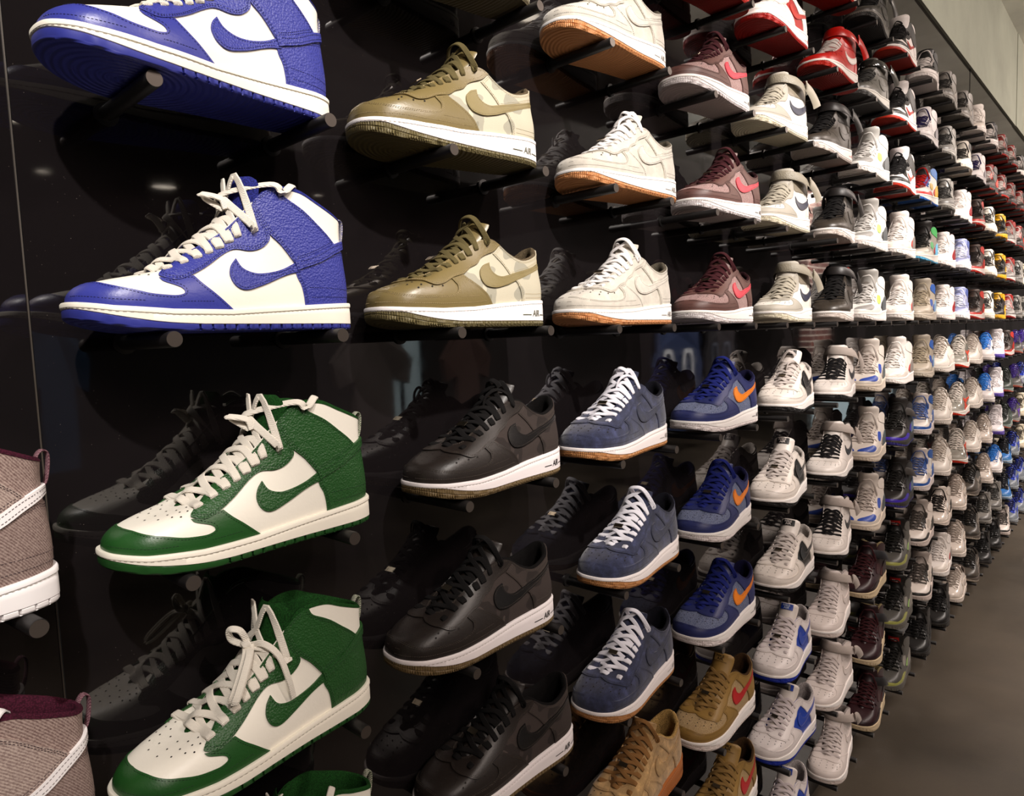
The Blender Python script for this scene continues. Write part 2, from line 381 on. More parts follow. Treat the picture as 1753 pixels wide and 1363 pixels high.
def sole(fam, style, low=False):
    nh = 90 if low else 340; sf = SURF[fam]; per = None
    def ring(off, zf, rib=0, pitch=.0042, zone=None, duty=.5):
        G, a = outline(fam, nh, .0045 + off)
        if rib and not low:
            s = np.concatenate([[0], np.cumsum(np.linalg.norm(np.diff(G, axis=0), axis=1))]); ph = (s/pitch) % 1
            m = ph > duty
            if zone: m &= (G[:, 0] > zone[0])
            H, _ = outline(fam, nh, .0045 + off - rib); G = np.where(m[:, None], H, G)
        return np.c_[G, zf(G[:, 0])]
    zo = lambda u: zout(style, u)
    rib, pitch, duty = {'dunk': (.0045, .0135, .87), 'af': (.0010, .0036, .5), 'trainer': (.0015, .012, .8)}[style]
    zone = {'dunk': (.10,), 'af': None, 'trainer': None}[style]
    mo = MB()
    R = [ring(-.006, lambda u: zbot(u) + .0002), ring(-.0016, zbot), ring(-.0004, lambda u: zbot(u)+.0012, rib, pitch, zone, duty),
         ring(0, lambda u: zbot(u)+.002, rib, pitch, zone, duty)]
    if style == 'af':
        R += [ring(.0005, lambda u: zbot(u) + (zo(u)-zbot(u))*.42, rib, pitch, zone, duty), ring(0, lambda u: zbot(u) + (zo(u)-zbot(u))*.5, rib, pitch, zone, .02), ring(.0005, lambda u: zbot(u) + (zo(u)-zbot(u))*.58, rib, pitch, zone, duty)]
    R += [ring(0, lambda u: zo(u)-.0006, rib, pitch, zone, duty), ring(-.0006, zo)]
    mo.grid(np.stack(R, 0), 0, closed_v=True)
    # bottom: strip fill between the two halves
    B = R[0]; n = len(B); F = [(i, i+1, n-i-1, (n-i) % n) for i in range(1, n//2 - 1)] + [(0, 1, n-1)]
    mo.add(B, [f[::-1] for f in F], 0, False)
    mm = MB(); zt = lambda u: sf.soletop(u)
    lip = {'dunk': .0010, 'af': .0006, 'trainer': .0008}[style]
    wav = (lambda u: .0012*np.sin(u*60)) if style == 'trainer' else (lambda u: 0*u)
    R = [ring(-.0008, zo), ring(.0004, lambda u: zo(u)+.0008), ring(.0004 - (.001 if style == 'trainer' else 0), lambda u: (zo(u)+zt(u))/2 + wav(u)),
         ring(0, lambda u: zt(u)-.0062), ring(-.0005, lambda u: zt(u)-.0056), ring(lip, lambda u: zt(u)-.0050), ring(lip, lambda u: zt(u)-.0018), ring(lip-.0008, lambda u: zt(u)-.0004),
         ring(-.0018, zt), ring(-.009, lambda u: zt(u)-.0012)]
    mm.grid(np.stack(R, 0), 0, closed_v=True)
    if not low:        # stitch row in the welt
        G, a = outline(fam, 260, .0045 + .0001); z = zt(G[:, 0]) - .0056
        for i in range(0, len(G)-1, 2):
            if i % 4: continue
            j = min(i + 2, len(G)-1); p = np.array([*G[i], z[i]]); q = np.array([*G[j], z[j]]); d = q-p; d /= np.linalg.norm(d)+1e-9; nn = np.cross(d, [0, 0, 1.]); nn /= np.linalg.norm(nn)+1e-9
            mm.add([p+nn*.0007+[0, 0, -.0003], q+nn*.0007+[0, 0, -.0003], q+nn*.0007+[0, 0, .0003], p+nn*.0007+[0, 0, .0003]], [(0, 1, 2, 3)], 1, False)
    return mo, mm
_TXT = {}
def text_mesh(s):
    if s not in _TXT:
        c = bpy.data.curves.new('t', 'FONT'); c.body = s; c.size = 1; c.align_x = 'LEFT'; c.resolution_u = 3; c.offset = .018
        o = bpy.data.objects.new('t', c); me = o.to_mesh()
        V = np.array([v.co[:] for v in me.vertices]); F = [tuple(p.vertices) for p in me.polygons]; o.to_mesh_clear()
        bpy.data.objects.remove(o); _TXT[s] = (V, F)
    return _TXT[s]
def air_mark(fam, sides=(-1, 1)):
    """AIR and its bars on the heel side of the midsole, both sides"""
    mb = MB(); G, a = outline(fam, 300, .0045 + .0009); m = 300
    for h in sides:
        H = G[:m+1] if h < 0 else np.vstack([G[:1], G[:m:-1], G[m:m+1]])
        V, F = text_mesh('AIR'); V = V.copy(); V[:, 0] += V[:, 1]*.15; wd = .0095
        items = []
        sx = .0118; items.append((V[:, 0]*sx, V[:, 1]*.0135 + .0150, F))
        ln = V[:, 0].max()*sx
        for x0, x1 in ((-.023, -.003), (ln + .002, ln + .020)):
            xs = np.linspace(x0, x1, 12); items.append((np.concatenate([xs, xs]), np.concatenate([np.full(12, .0166), np.full(12, .0180)]), [(i, i+1, i+13, i+12) for i in range(11)]))
        # arc length along the outline from u=.262
        seg = np.linalg.norm(np.diff(H, axis=0), axis=1); s = np.concatenate([[0], np.cumsum(seg)]); k = np.argmax(H[:, 0] > .262); s0 = s[k]
        for X, Z, F in items:
            if h > 0: X = -X + .018
            uu = np.interp(s0 + X, s, H[:, 0]); yy = np.interp(s0 + X, s, H[:, 1]); mb.add(np.c_[uu, yy, Z], F, 0, False)
    return mb
# tongue centre lines (u, z, half width)
TONGUE = {
 'high': [(.074, .056, .013), (.100, .073, .017), (.125, .090, .020), (.148, .107, .023), (.164, .124, .026), (.173, .145, .030), (.176, .170, .031)],
 'mid':  [(.074, .058, .013), (.100, .075, .017), (.125, .092, .020), (.148, .109, .023), (.164, .128, .026), (.172, .148, .030), (.172, .168, .031)],
 'low':  [(.070, .067, .013), (.098, .083, .018), (.125, .101, .021), (.150, .119, .024), (.168, .137, .026), (.180, .151, .0265), (.183, .157, .026)],
 'lowtag': [(.070, .067, .013), (.098, .083, .018), (.125, .101, .021), (.150, .119, .024), (.168, .137, .026), (.180, .153, .0275), (.187, .168, .0275)],
 'tall': [(.074, .058, .013), (.100, .075, .017), (.125, .092, .020), (.148, .109, .023), (.162, .130, .027), (.168, .154, .034), (.163, .180, .036)],
}
def tongue_frame(key, n=26):
    C = crom(TONGUE[key], 6); T = np.gradient(C[:, :2], axis=0); T /= np.linalg.norm(T, axis=1)[:, None]
    return C, T, np.stack([-T[:, 1], T[:, 0]], -1)       # normal in (u,z), pointing up/forward
def tongue(key, tilt=0.0, th=.008):
    C, T, Nn = tongue_frame(key); mb = MB(); R = []
    n = len(C)
    for k, (c, nn) in enumerate(zip(C, Nn)):
        row = []; w = c[2]*(1 if k < n-3 else (.97, .88, .66)[k-(n-3)]); t2 = th*(1 if k < n-3 else (.85, .6, .15)[k-(n-3)])
        for j in range(24):
            a = 2*math.pi*j/24; y = w*math.cos(a); d = t2/2*math.copysign(abs(math.sin(a))**.8, math.sin(a)) - .013*(y/w)**2*(w/.03) - .001
            row.append((c[0] + nn[0]*d, y + tilt*max(0, k/n-.5)*.03, c[1] + nn[1]*d))
        R.append(row)
    R = np.array(R); mb.grid(R, 0, closed_v=True); mb.add(R[-1], [tuple(range(24))[::-1]], 0)
    return mb
def tongue_pt(key, q, y, lift):
    C, T, Nn = tongue_frame(key); x = q*(len(C)-1); i = min(int(x), len(C)-2); f = x-i
    c = C[i]*(1-f)+C[i+1]*f; nn = Nn[i]*(1-f)+Nn[i+1]*f; d = lift - .013*(y/c[2])**2*(c[2]/.03)
    return np.array([c[0]+nn[0]*d, y, c[1]+nn[1]*d]), np.array([nn[0], 0, nn[1]]), np.array([T[i][0], 0, T[i][1]])
EYE = {
 'high': [(.215, .60), (.265, .66), (.315, .71), (.365, .745), (.415, .775), (.465, .80), (.515, .80), (.588, .755), (.695, .950)],
 'mid':  [(.215, .60), (.265, .66), (.315, .71), (.365, .745), (.415, .775), (.465, .80), (.515, .82)],
 'low':  [(.165, .70), (.235, .72), (.295, .745), (.35, .77), (.405, .80), (.46, .83), (.525, .87), (.605, .92)],
}
def laces(fam, tkey, nrow=None, w=.0075, th=.0024, extra='loop', seed=1):
    rnd = random.Random(seed); sf = SURF[fam]; mb = MB(); E = EYE[fam][:nrow] if nrow else EYE[fam]
    C, T, Nn = tongue_frame(tkey)
    def eye(h, k):
        a, t = E[k]; return sf.Q(h, [a], [t], .0012)[0], sf.Nrm(h, [a], [t])[0]
    def q_at(u):
        i = int(np.clip(np.searchsorted(C[:, 0], u), 1, len(C)-1)); f = (u-C[i-1, 0])/(C[i, 0]-C[i-1, 0]+1e-9); return np.clip((i-1+f)/(len(C)-1), 0, 1)
    def cross(k0, k1, h0, lift):
        p0, n0 = eye(h0, k0); p1, n1 = eye(-h0, k1); um = (p0[0]+p1[0])/2
        qm = q_at(um)*.985; pc, nc, tc = tongue_pt(tkey, qm, 0, .0062 + lift)
        q0 = q_at(p0[0]*.7+um*.3)*.985; q1 = q_at(p1[0]*.7+um*.3)*.985
        a, na, _ = tongue_pt(tkey, q0, h0*.016, .0075 + lift); b, nb, _ = tongue_pt(tkey, q1, -h0*.016, .0075 + lift)
        P = [p0 - n0*.002, p0 + n0*.0032 + (a-p0)*.12, a, pc, b, p1 + n1*.0032 + (b-p1)*.12, p1 - n1*.002]
        for P_ in (P[2], P[4]): P_[2] = max(P_[2], (P[0][2]+P[-1][2])/2 - .004)
        NN = [n0, n0, na, nc, nb, n1, n1]
        j = rnd.uniform(-.0012, .0012); P = [np.array(p) + np.array([j, 0, 0]) for p in P]
        ribbon(mb, crom(P, 5), None, crom(NN, 5), w*rnd.uniform(.92, 1.06), th)
    cross(0, 0, -1, 0)
    for k in range(len(E)-1):
        if fam == 'high' and k == len(E)-2: continue
        cross(k, k+1, -1, .0018 if k % 2 else .0002); cross(k, k+1, 1, .0002 if k % 2 else .0018)
    kt = len(E)-1 if fam != 'high' else len(E)-2
    pL, nL = eye(-1, kt); pM, nM = eye(1, kt)
    def top(q, y, l): return tongue_pt(tkey, q, y, l)[0]
    up = np.array([0, 0, 1.])
    def rib(P, N0, ww=w): ribbon(mb, crom(P, 6), None, np.array(N0, float), ww, th)
    if extra == 'loop':      # loose loop over the tongue, ends tucked in
        rib([pL - nL*.002, pL + nL*.004 + up*.004, top(.82, -.018, .014) + up*.003, top(.86, 0, .016) + up*.002, top(.80, .016, .013), pM + nM*.004, pM - nM*.002], (-.6, 0, .8))
    if extra == 'high':
        a, t = EYE['high'][-1]; p2 = sf.Q(-1, [a], [t], .001)[0]; n2 = sf.Nrm(-1, [a], [t])[0]; p3 = sf.Q(1, [a], [t], .001)[0]; n3 = sf.Nrm(1, [a], [t])[0]
        rib([pL - nL*.002, pL+nL*.005 + [-.004, 0, .006], top(.76, -.012, .012), top(.86, .010, .010), p3 + n3*.004, p3 - n3*.002], (-.7, 0, .7))
        rib([p2 - n2*.002, p2 + n2*.0055 + [-.003, 0, .003], p2 + [-.014, -.001, .010], top(.86, -.006, .012), top(.78, .012, .014), pM + nM*.004, pM-nM*.002], (-.5, -.5, .7))
        rib([p2 - n2*.002, p2 + n2*.004 + [.004, 0, .005], p2 + [.016, .004, .0135], p2 + [.024, .016, .006]], (0, -.5, .85))
        rib([top(.70, -.008, .010), top(.74, .004, .018) + [-.008, 0, .004], top(.80, .0, .024) + [-.010, 0, .0], top(.78, -.010, .018), top(.70, -.014, .012)], (-.4, -.6, .7), w*.9)
    if extra == 'bow':
        kx = top(.62, -.006, .016); c = kx
        rib([pL - nL*.002, pL + nL*.004, (pL+c)/2 + [-.004, 0, .006], c, (pM+c)/2 + [-.004, 0, .004], pM - nM*.002], (-.6, 0, .8))
        for s_ in (.004, -.003):
            rib([c + [0, s_, 0], c + [-.012, s_-.018, -.006], c + [-.034, s_-.034, -.030], c + [-.040, s_-.034, -.040], c + [-.030, s_-.028, -.034], c + [-.010, s_-.014, -.012], c + [.001, s_-.002, .002]], (-.5, -.7, .5), w*.92)
        rib([c, c + [.010, -.016, .002], c + [.020, -.030, -.012], c + [.026, -.037, -.040], c + [.030, -.038, -.062]], (0, -1, .1), w*.85)
        rib([c, c + [-.012, .012, .008], c + [-.016, .008, .022], c + [-.008, 0, .020], c + [.0, 0, .004]], (-.5, -.6, .6), w*.85)
        rib([c + [.0, -.006, -.004], c + [-.004, -.004, .004], c + [-.002, .006, .005], c + [.003, .006, -.003]], (-.6, 0, .8), w*1.1)
    if extra == 'tall':      # upright loop of a loose end
        rib([pL - nL*.002, pL + nL*.003, pL + [-.004, .004, .016], pL + [-.020, .012, .026], pL + [-.036, .020, .018], pL + [-.040, .024, .002], pL + [-.034, .026, -.006]], (0, -1, .2), w*.6)
        rib([pM - nM*.002, pM + nM*.004, top(.84, .008, .012), top(.84, -.008, .012), top(.76, -.016, .010)], (-.6, 0, .8))
    return mb
def lining(fam, a0, pad=.0045):
    sf = SURF[fam]; mb = MB()
    A = np.concatenate([np.linspace(a0, .9, 30)[:-1], np.linspace(.9, 1, 14)])
    Ks = {}
    rings = []
    for h in (-1, 1):
        K, nu, ny = sf.ev(A); O = np.stack([K[:, 3], K[:, 4], K[:, 5]], -1)
        d = np.gradient(O[:, :2], axis=0); d[-1] = (0, -1); L = np.linalg.norm(d, axis=1)[:, None]; d = d/L; nn = np.stack([-d[:, 1], d[:, 0]], -1)  # outward
        nn[-1] = (1, 0)
        rise = np.clip((A-a0)/.05, 0, 1)[:, None]
        def off(o, z): return np.c_[(O[:, :2] - nn*o*(.35+.65*rise))*[1, 1], O[:, 2:3] + z*rise]
        prof = [(-.0006, -.0015), (0, .0006), (pad*.5, .0028), (pad*1.1, .0022), (pad*1.7, -.002), (pad*1.9, -.012), (pad*1.6, -.03)]
        R = [off(o, z) for o, z in prof]
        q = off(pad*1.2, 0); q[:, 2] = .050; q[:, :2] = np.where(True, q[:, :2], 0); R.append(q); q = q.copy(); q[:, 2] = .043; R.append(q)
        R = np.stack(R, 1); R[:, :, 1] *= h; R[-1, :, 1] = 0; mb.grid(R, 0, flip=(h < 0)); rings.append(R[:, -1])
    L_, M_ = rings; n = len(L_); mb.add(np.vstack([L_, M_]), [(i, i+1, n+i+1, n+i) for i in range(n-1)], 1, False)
    return mb
def pull_loop(fam, size=.016):
    mb = MB(); x = KEYS[fam][-1][3]; z = KEYS[fam][-1][5]
    P = [(x + .001, 0, z - .026), (x + .0045, 0, z - .020), (x + .007, 0, z - .008), (x + .0075, 0, z + .004), (x + .003, 0, z + .008), (x - .002, 0, z + .002), (x-.002, 0, z-.010)]
    ribbon(mb, crom(P, 5), None, np.array([(1, 0, .1)]*31), .009, .002); return mb
def strap(fam, zoff=0.0, w=.025):
    P = [(.262, .0435, .118), (.235, .0475, .132), (.203, .041, .144), (.178, .026, .150), (.166, .004, .151), (.172, -.022, .149), (.196, -.0415, .142), (.226, -.049, .133), (.255, -.0475, .123)]
    P = crom(np.array(P) + [0, 0, zoff], 6); c = np.array([.235, 0, 0]); NN = P - c; NN[:, 2] = .02; NN /= np.linalg.norm(NN, axis=1)[:, None]
    mb = MB(); ribbon(mb, P, None, NN, w, .0034); return mb
def strap_end(fam, zoff=0.0, w=.026):
    P = [(.238, -.0530, .132), (.258, -.0535, .125), (.276, -.0545, .113), (.289, -.056, .099), (.295, -.057, .088)]
    P = crom(np.array(P) + [0, 0, zoff], 5); mb = MB(); ribbon(mb, P, None, np.array([(-.45, -.9, .15)]*len(P)), w*1.05, .0050)
    return mb
def strap_buckle(fam, zoff=0.0):
    P = crom(np.array([(.2365, -.0545, .145), (.2365, -.0565, .131), (.2365, -.0545, .116)]) + [0, 0, zoff], 5); mb = MB(); ribbon(mb, P, None, np.array([(0, -1, 0)]*len(P)), .007, .003); return mb

POLY = {}
POLY['high'] = dict(
 toe_cap=[[(0, .0, 1), (0, .42, 1), (.05, .40), (.108, .33), (.166, .27), (.222, .205), (.276, .185), (.298, .19), (.308, .22), (.29, .29), (.238, .37), (.214, .44, 1), (.258, .40), (.294, .425), (.32, .43, 1), (.356, .31), (.396, .185), (.448, .0, 1)]],
 eyestay=[[(.195, .60, 1), (.208, .475), (.266, .385), (.302, .42), (.34, .5), (.41, .66), (.474, .70), (.542, .62), (.59, .605), (.626, .64), (.632, .71), (.624, .80), (.612, .90, 1), (.60, .985, 1), (.50, .985), (.40, .985), (.28, .985), (.215, .98, 1), (.198, .80)]],
 side_logo=[[(.474, .59, 1), (.492, .465), (.532, .39), (.582, .37), (.64, .38), (.690, .43, 1), (.694, .35, 1), (.622, .31), (.548, .255), (.488, .225), (.454, .285), (.44, .415), (.45, .525)]],
 heel_counter=[[(.682, .43, 1), (.678, .305), (.686, .205), (.688, 0, 1), (1, 0, 1), (1, .66, 1), (.935, .66, 1), (.90, .66), (.792, .515)]],
 ankle_panel=[[(.604, 1, 1), (.604, .93), (.616, .82), (.632, .69), (.658, .575), (.682, .43, 1), (.77, .525), (.878, .70, 1), (.84, .775), (.782, .845), (.734, .895), (.702, .94), (.690, 1, 1)]],
 ankle_strap=[[(.684, .44, 1), (.768, .525), (.88, .72), (.93, .79), (1, .81, 1), (1, .735, 1), (.934, .715), (.88, .63), (.786, .47), (.684, .36, 1)]],
)
POLY['af_low'] = dict(
 toe_box=[[(0, .30, 1), (0, .985, 1), (.10, .985), (.20, .985), (.33, .985, 1), (.36, .5, 1), (.355, .30), (.335, .22), (.27, .19), (.19, .20), (.10, .24), (.04, .31)]],
 toe_cap=[[(0, 0, 1), (0, .36, 1), (.039, .345), (.072, .30), (.109, .264), (.15, .24), (.193, .22), (.232, .216), (.268, .22), (.303, .224), (.33, .236), (.345, .26), (.351, .30), (.347, .368), (.333, .42), (.313, .49, 1),
   (.382, .535, 1), (.404, .476), (.426, .432), (.451, .372), (.476, .308), (.495, .248), (.512, .188), (.524, .112), (.540, 0, 1)]],
 eyestay=[[(0, .86, 1), (.03, .82), (.054, .77), (.111, .656), (.147, .58), (.182, .492), (.208, .436), (.225, .408), (.241, .396), (.26, .404), (.281, .432), (.302, .472), (.327, .512), (.357, .528), (.387, .544), (.411, .584), (.436, .628), (.466, .648),
   (.495, .668), (.515, .70), (.533, .736), (.553, .756), (.575, .772), (.601, .792), (.629, .824), (.657, .888), (.684, .992, 1), (.6, .992), (.45, .992), (.30, .992), (.15, .992), (0, .992, 1)]],
 side_logo=[[(.581, .656, 1), (.578, .62), (.576, .588), (.577, .548), (.582, .516), (.591, .488), (.602, .464), (.615, .452), (.632, .448), (.652, .464), (.685, .516), (.746, .668), (.81, .79), (.859, .83), (.925, .83, 1), (.926, .73, 1), (.863, .716), (.809, .652), (.735, .492), (.669, .348), (.621, .296),
   (.581, .276), (.544, .288), (.515, .32), (.499, .372), (.492, .432), (.493, .50), (.502, .56), (.518, .60), (.538, .632), (.559, .644)]],
 heel_counter=[[(.690, .49, 1), (.717, .416), (.718, .332), (.719, .248), (.717, .16), (.716, 0, 1), (1, 0, 1), (1, .80, 1), (.92, .78), (.85, .76), (.78, .68), (.72, .56)]],
 collar_panel=[[(.629, .80, 1), (.649, .74), (.667, .684), (.681, .62), (.692, .52, 1), (.74, .62), (.80, .76), (.87, .83), (.94, .84), (1, .83, 1), (1, .995, 1), (.9, .995), (.8, .995), (.75, .995), (.684, .995, 1), (.66, .89)]],
 heel_tab=[[(.945, .78, 1), (.95, .90), (.955, .999, 1), (1, .999, 1), (1, .70, 1), (.965, .72)]],
)
POLY['af_mid'] = dict(
 toe_box=[[(0, .26, 1), (0, .985, 1), (.10, .985), (.20, .985), (.28, .985, 1), (.285, .5, 1), (.27, .35), (.245, .28), (.19, .26), (.12, .27), (.05, .29)]],
 toe_cap=[[(0, 0, 1), (0, .33, 1), (.056, .335), (.12, .295), (.18, .27), (.235, .29), (.25, .36), (.24, .45), (.215, .53, 1), (.278, .555, 1), (.34, .43), (.42, .29), (.50, .12), (.53, 0, 1)]],
 eyestay=[[(0, .82, 1), (.05, .76), (.10, .66), (.16, .54), (.21, .52), (.282, .58), (.36, .66), (.44, .65), (.50, .615), (.546, .66), (.582, .74), (.60, .85), (.59, .99, 1), (.45, .992), (.30, .992), (.15, .992), (0, .992, 1)]],
 side_logo=[[(.585, .60, 1), (.60, .47), (.64, .40), (.69, .395), (.778, .49), (.89, .68, 1), (.90, .60, 1), (.80, .37), (.69, .235), (.62, .235), (.575, .32), (.56, .45)]],
 heel_counter=[[(.76, .33, 1), (.735, .20), (.725, 0, 1), (1, 0, 1), (1, .60, 1), (.90, .58, 1), (.83, .46)]],
 collar_panel=[[(.600, .995, 1), (.605, .85), (.60, .74), (.63, .66), (.70, .62), (.80, .66), (.90, .72), (1, .73, 1), (1, .995, 1), (.9, .995), (.8, .995), (.7, .995)]],
)
POLY['trainer'] = dict(
 toe_rand=[[(0, 0, 1), (0, .20, 1), (.08, .20), (.17, .15), (.26, .17), (.34, .24), (.42, .20), (.48, .10), (.52, 0, 1)]],
 toe_patch=[[(.015, .24), (.04, .42), (.10, .52), (.17, .52), (.225, .42), (.25, .30), (.21, .19), (.14, .185), (.07, .215)]],
 side_window=[[(.50, .56, 1), (.56, .62), (.62, .52, 1), (.60, .36), (.53, .30), (.47, .36), (.46, .46)]],
 lace_wing=[[(.235, .60, 1), (.30, .985, 1), (.56, .985, 1), (.60, .80), (.56, .70, 1), (.50, .78), (.44, .62, 1), (.40, .74), (.33, .50, 1), (.30, .66)]],
 heel_counter=[[(.68, .34, 1), (.64, .20), (.63, 0, 1), (1, 0, 1), (1, .56, 1), (.9, .55), (.78, .50)]],
 collar_panel=[[(.62, .99, 1), (.64, .82), (.72, .72), (.82, .74), (.90, .80), (1, .82, 1), (1, .99, 1), (.88, .99), (.75, .99)]],
 side_accent=[[(.58, .16, 1), (.64, .30), (.74, .34), (.80, .22), (.72, .10), (.62, .08)]],
)
POLY['runner'] = dict(
 toe_rand=[[(0, 0, 1), (0, .28, 1), (.06, .27), (.14, .16), (.24, .10), (.32, 0, 1)]],
 side_logo=[[(.480, .62, 1), (.492, .53), (.53, .45), (.60, .46), (.74, .64), (.84, .76, 1), (.85, .68, 1), (.74, .53), (.61, .35), (.50, .31), (.44, .36), (.42, .47), (.43, .57)]],
 heel_counter=[[(.70, .30, 1), (.68, .10), (.68, 0, 1), (1, 0, 1), (1, .72, 1), (.92, .68), (.82, .46)]],
 lace_wing=[[(.10, .74, 1), (.18, .60), (.30, .66), (.42, .76), (.54, .80), (.60, .90), (.61, .99, 1), (.40, .99), (.2, .99), (.06, .985, 1)]],
 side_accent=[[(.34, .10, 1), (.42, .36), (.52, .26), (.60, .10), (.62, 0, 1), (.36, 0, 1)]],
)
def boost(pl, k): return pl
_MESH = {}
def cached(key, fn, slots=1, sharp=40):
    if key not in _MESH: _MESH[key] = fn().mesh(key.split('|')[0], slots, sharp)
    return _MESH[key]
# part list per design: (part name, mesh getter, material roles)
def add_panel(P, n, key, fam, poly, off, st, slots=2):
    """a panel that crosses the centre line is one piece, else one piece per side"""
    A = [q[0] for q in poly[0]]
    if min(A) < .004 or max(A) > .996: P.append((n, cached(n + '|' + key, lambda: panel(fam, poly, off, st), slots), (n, 'thread')))
    else:
        for sd in (-1, 1): P.append((n, cached(n + '|' + key + str(sd), lambda: panel(fam, poly, off, st, (sd,)), slots), (n, 'thread')))
def design_parts(d, opt):
    ex = opt.get('lace', 'loop'); P = []
    if d in ('dunk', 'jordan'):
        fam = 'high'; tk = 'tall' if d == 'jordan' else 'high'; pl = POLY['high']; ss = 'dunk'
        P.append(('upper', cached('upper|dunk', lambda: base_upper('high', PERF_D), 2), ('base', 'dark')))
        for n in ('toe_cap', 'heel_counter', 'ankle_panel', 'eyestay', 'side_logo', 'ankle_strap'):
            o = {'ankle_strap': .0034, 'side_logo': .0021, 'eyestay': .0020, 'ankle_panel': .0022}.get(n, .0012)
            add_panel(P, n, 'dunk', 'high', pl[n], o, (.0022,) if n in ('side_logo', 'ankle_strap', 'toe_cap') else (.0020, .0040))
        P.append(('tongue', cached('tongue|' + tk, lambda: tongue(tk)), ('tongue',)))
        P.append(('laces', cached('laces|high' + tk + ex, lambda: laces('high', tk, None, w=.0088, th=.003, extra=ex)), ('laces',)))
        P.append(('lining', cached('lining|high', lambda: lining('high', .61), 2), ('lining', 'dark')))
        P.append(('pull_loop', cached('pull_loop|high', lambda: pull_loop('high')), ('loop',)))
    elif d == 'af_low':
        fam = 'low'; pl = POLY['af_low']; ss = 'af'
        P.append(('upper', cached('upper|low', lambda: base_upper('low'), 2), ('quarter', 'dark')))
        def tb():
            m = panel('low', pl['toe_box'], .0005)
            for h in (-1, 1): dots(m, SURF['low'], h, [(a, t) for k, a in enumerate((.0, .05, .10, .16, .22, .27)) for t in ((.50, .61, .72) if k < 3 else (.38, .46))][3 if h > 0 else 0:], .0012, .0014)
            return m
        P.append(('toe_box', cached('toe_box|low', tb, 2), ('toe_box', 'dark')))
        for n in ('toe_cap', 'heel_counter', 'collar_panel', 'eyestay', 'side_logo', 'heel_tab'):
            o = {'side_logo': .0024, 'eyestay': .0026, 'collar_panel': .0014, 'heel_tab': .0020}.get(n, .0020)
            add_panel(P, n, 'low', 'low', pl[n], o, (.0020,) if n in ('side_logo', 'heel_tab') else (.0018, .0036))
        tk = 'lowtag' if opt.get('tag') else 'low'; nr = 7 if opt.get('tag') else None
        if opt.get('tag') and ex == 'loop': ex = 'none'
        P.append(('tongue', cached('tongue|' + tk, lambda: tongue(tk)), ('tongue',)))
        P.append(('laces', cached('laces|' + tk + ex, lambda: laces('low', tk, nr, extra=ex, w=.0084, th=.0027)), ('laces',)))
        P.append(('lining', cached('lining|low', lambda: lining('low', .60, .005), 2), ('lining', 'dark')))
        P.append(('lace_tag', cached('lace_tag|low', lace_tag), ('metal',)))
        if opt.get('tag'): P.append(('tongue_label', cached('tongue_label|low', tongue_label, 2), ('tag', 'tagtext')))
        P += [('sole_lettering', cached('sole_lettering|low%d' % sd, lambda: air_mark('low', (sd,))), ('lettering',)) for sd in (-1, 1)]
    elif d == 'af_mid':
        fam = 'mid'; pl = POLY['af_mid']; ss = 'af'; z = opt.get('strapz', 0)
        P.append(('upper', cached('upper|mid', lambda: base_upper('mid'), 2), ('quarter', 'dark')))
        def tb():
            m = panel('mid', pl['toe_box'], .0005)
            for h in (-1, 1): dots(m, SURF['mid'], h, [(a, t) for k, a in enumerate((.03, .08, .13, .18)) for t in ((.48, .60, .72) if k < 2 else (.38, .46))], .0012, .0014)
            return m
        P.append(('toe_box', cached('toe_box|mid', tb, 2), ('toe_box', 'dark')))
        for n in ('toe_cap', 'heel_counter', 'collar_panel', 'eyestay', 'side_logo'):
            o = {'side_logo': .0020, 'eyestay': .0018, 'collar_panel': .0010}.get(n, .0012)
            add_panel(P, n, 'mid', 'mid', pl[n], o, (.0020,))
        P.append(('tongue', cached('tongue|mid', lambda: tongue('mid')), ('tongue',)))
        P.append(('laces', cached('laces|mid', lambda: laces('mid', 'mid', None, extra='none', w=.0072)), ('laces',)))
        P.append(('lining', cached('lining|high', lambda: lining('high', .61), 2), ('lining', 'dark')))
        P.append(('ankle_strap', cached('ankle_strap|mid', lambda: strap('mid')), ('strap',)))
        P.append(('strap_end', cached('strap_end|mid', lambda: strap_end('mid')), ('strap_end',)))
        P.append(('strap_keeper', cached('strap_keeper|mid', lambda: strap_buckle('mid')), ('strap',)))
        P += [('sole_lettering', cached('sole_lettering|mid%d' % sd, lambda: air_mark('mid', (sd,))), ('lettering',)) for sd in (-1, 1)]
    elif d == 'trainer':
        fam = 'mid'; pl = POLY['trainer']; ss = 'trainer'; tk = 'tall' if opt.get('tall') else 'mid'
        P.append(('upper', cached('upper|mid', lambda: base_upper('mid'), 2), ('base', 'dark')))
        for n in ('toe_rand', 'toe_patch', 'side_window', 'lace_wing', 'heel_counter', 'collar_panel', 'side_accent'):
            o = {'lace_wing': .0035, 'toe_rand': .0022, 'heel_counter': .0026, 'side_window': .0014}.get(n, .0018)
            add_panel(P, n, 'trainer', 'mid', pl[n], o, None, 1)
        P.append(('tongue', cached('tongue|' + tk, lambda: tongue(tk)), ('tongue',)))
        if opt.get('redtag'): P.append(('tongue_label', cached('tongue_label|tall', lambda: tongue_label('tall', None, 'NIKE', .80, .93, .02), 2), ('tag', 'tagtext')))
        P.append(('laces', cached('laces|mid' + tk + ex, lambda: laces('mid', tk, None, extra='loop', w=.006, seed=3)), ('laces',)))
        P.append(('lining', cached('lining|high', lambda: lining('high', .61), 2), ('lining', 'dark')))
        if opt.get('strap'):
            P.append(('instep_strap', cached('ankle_strap|inst', lambda: strap('mid', -.022, .03)), ('strap',)))
    else:
        fam = 'low'; pl = POLY['runner']; ss = 'trainer'
        P.append(('upper', cached('upper|low', lambda: base_upper('low'), 2), ('base', 'dark')))
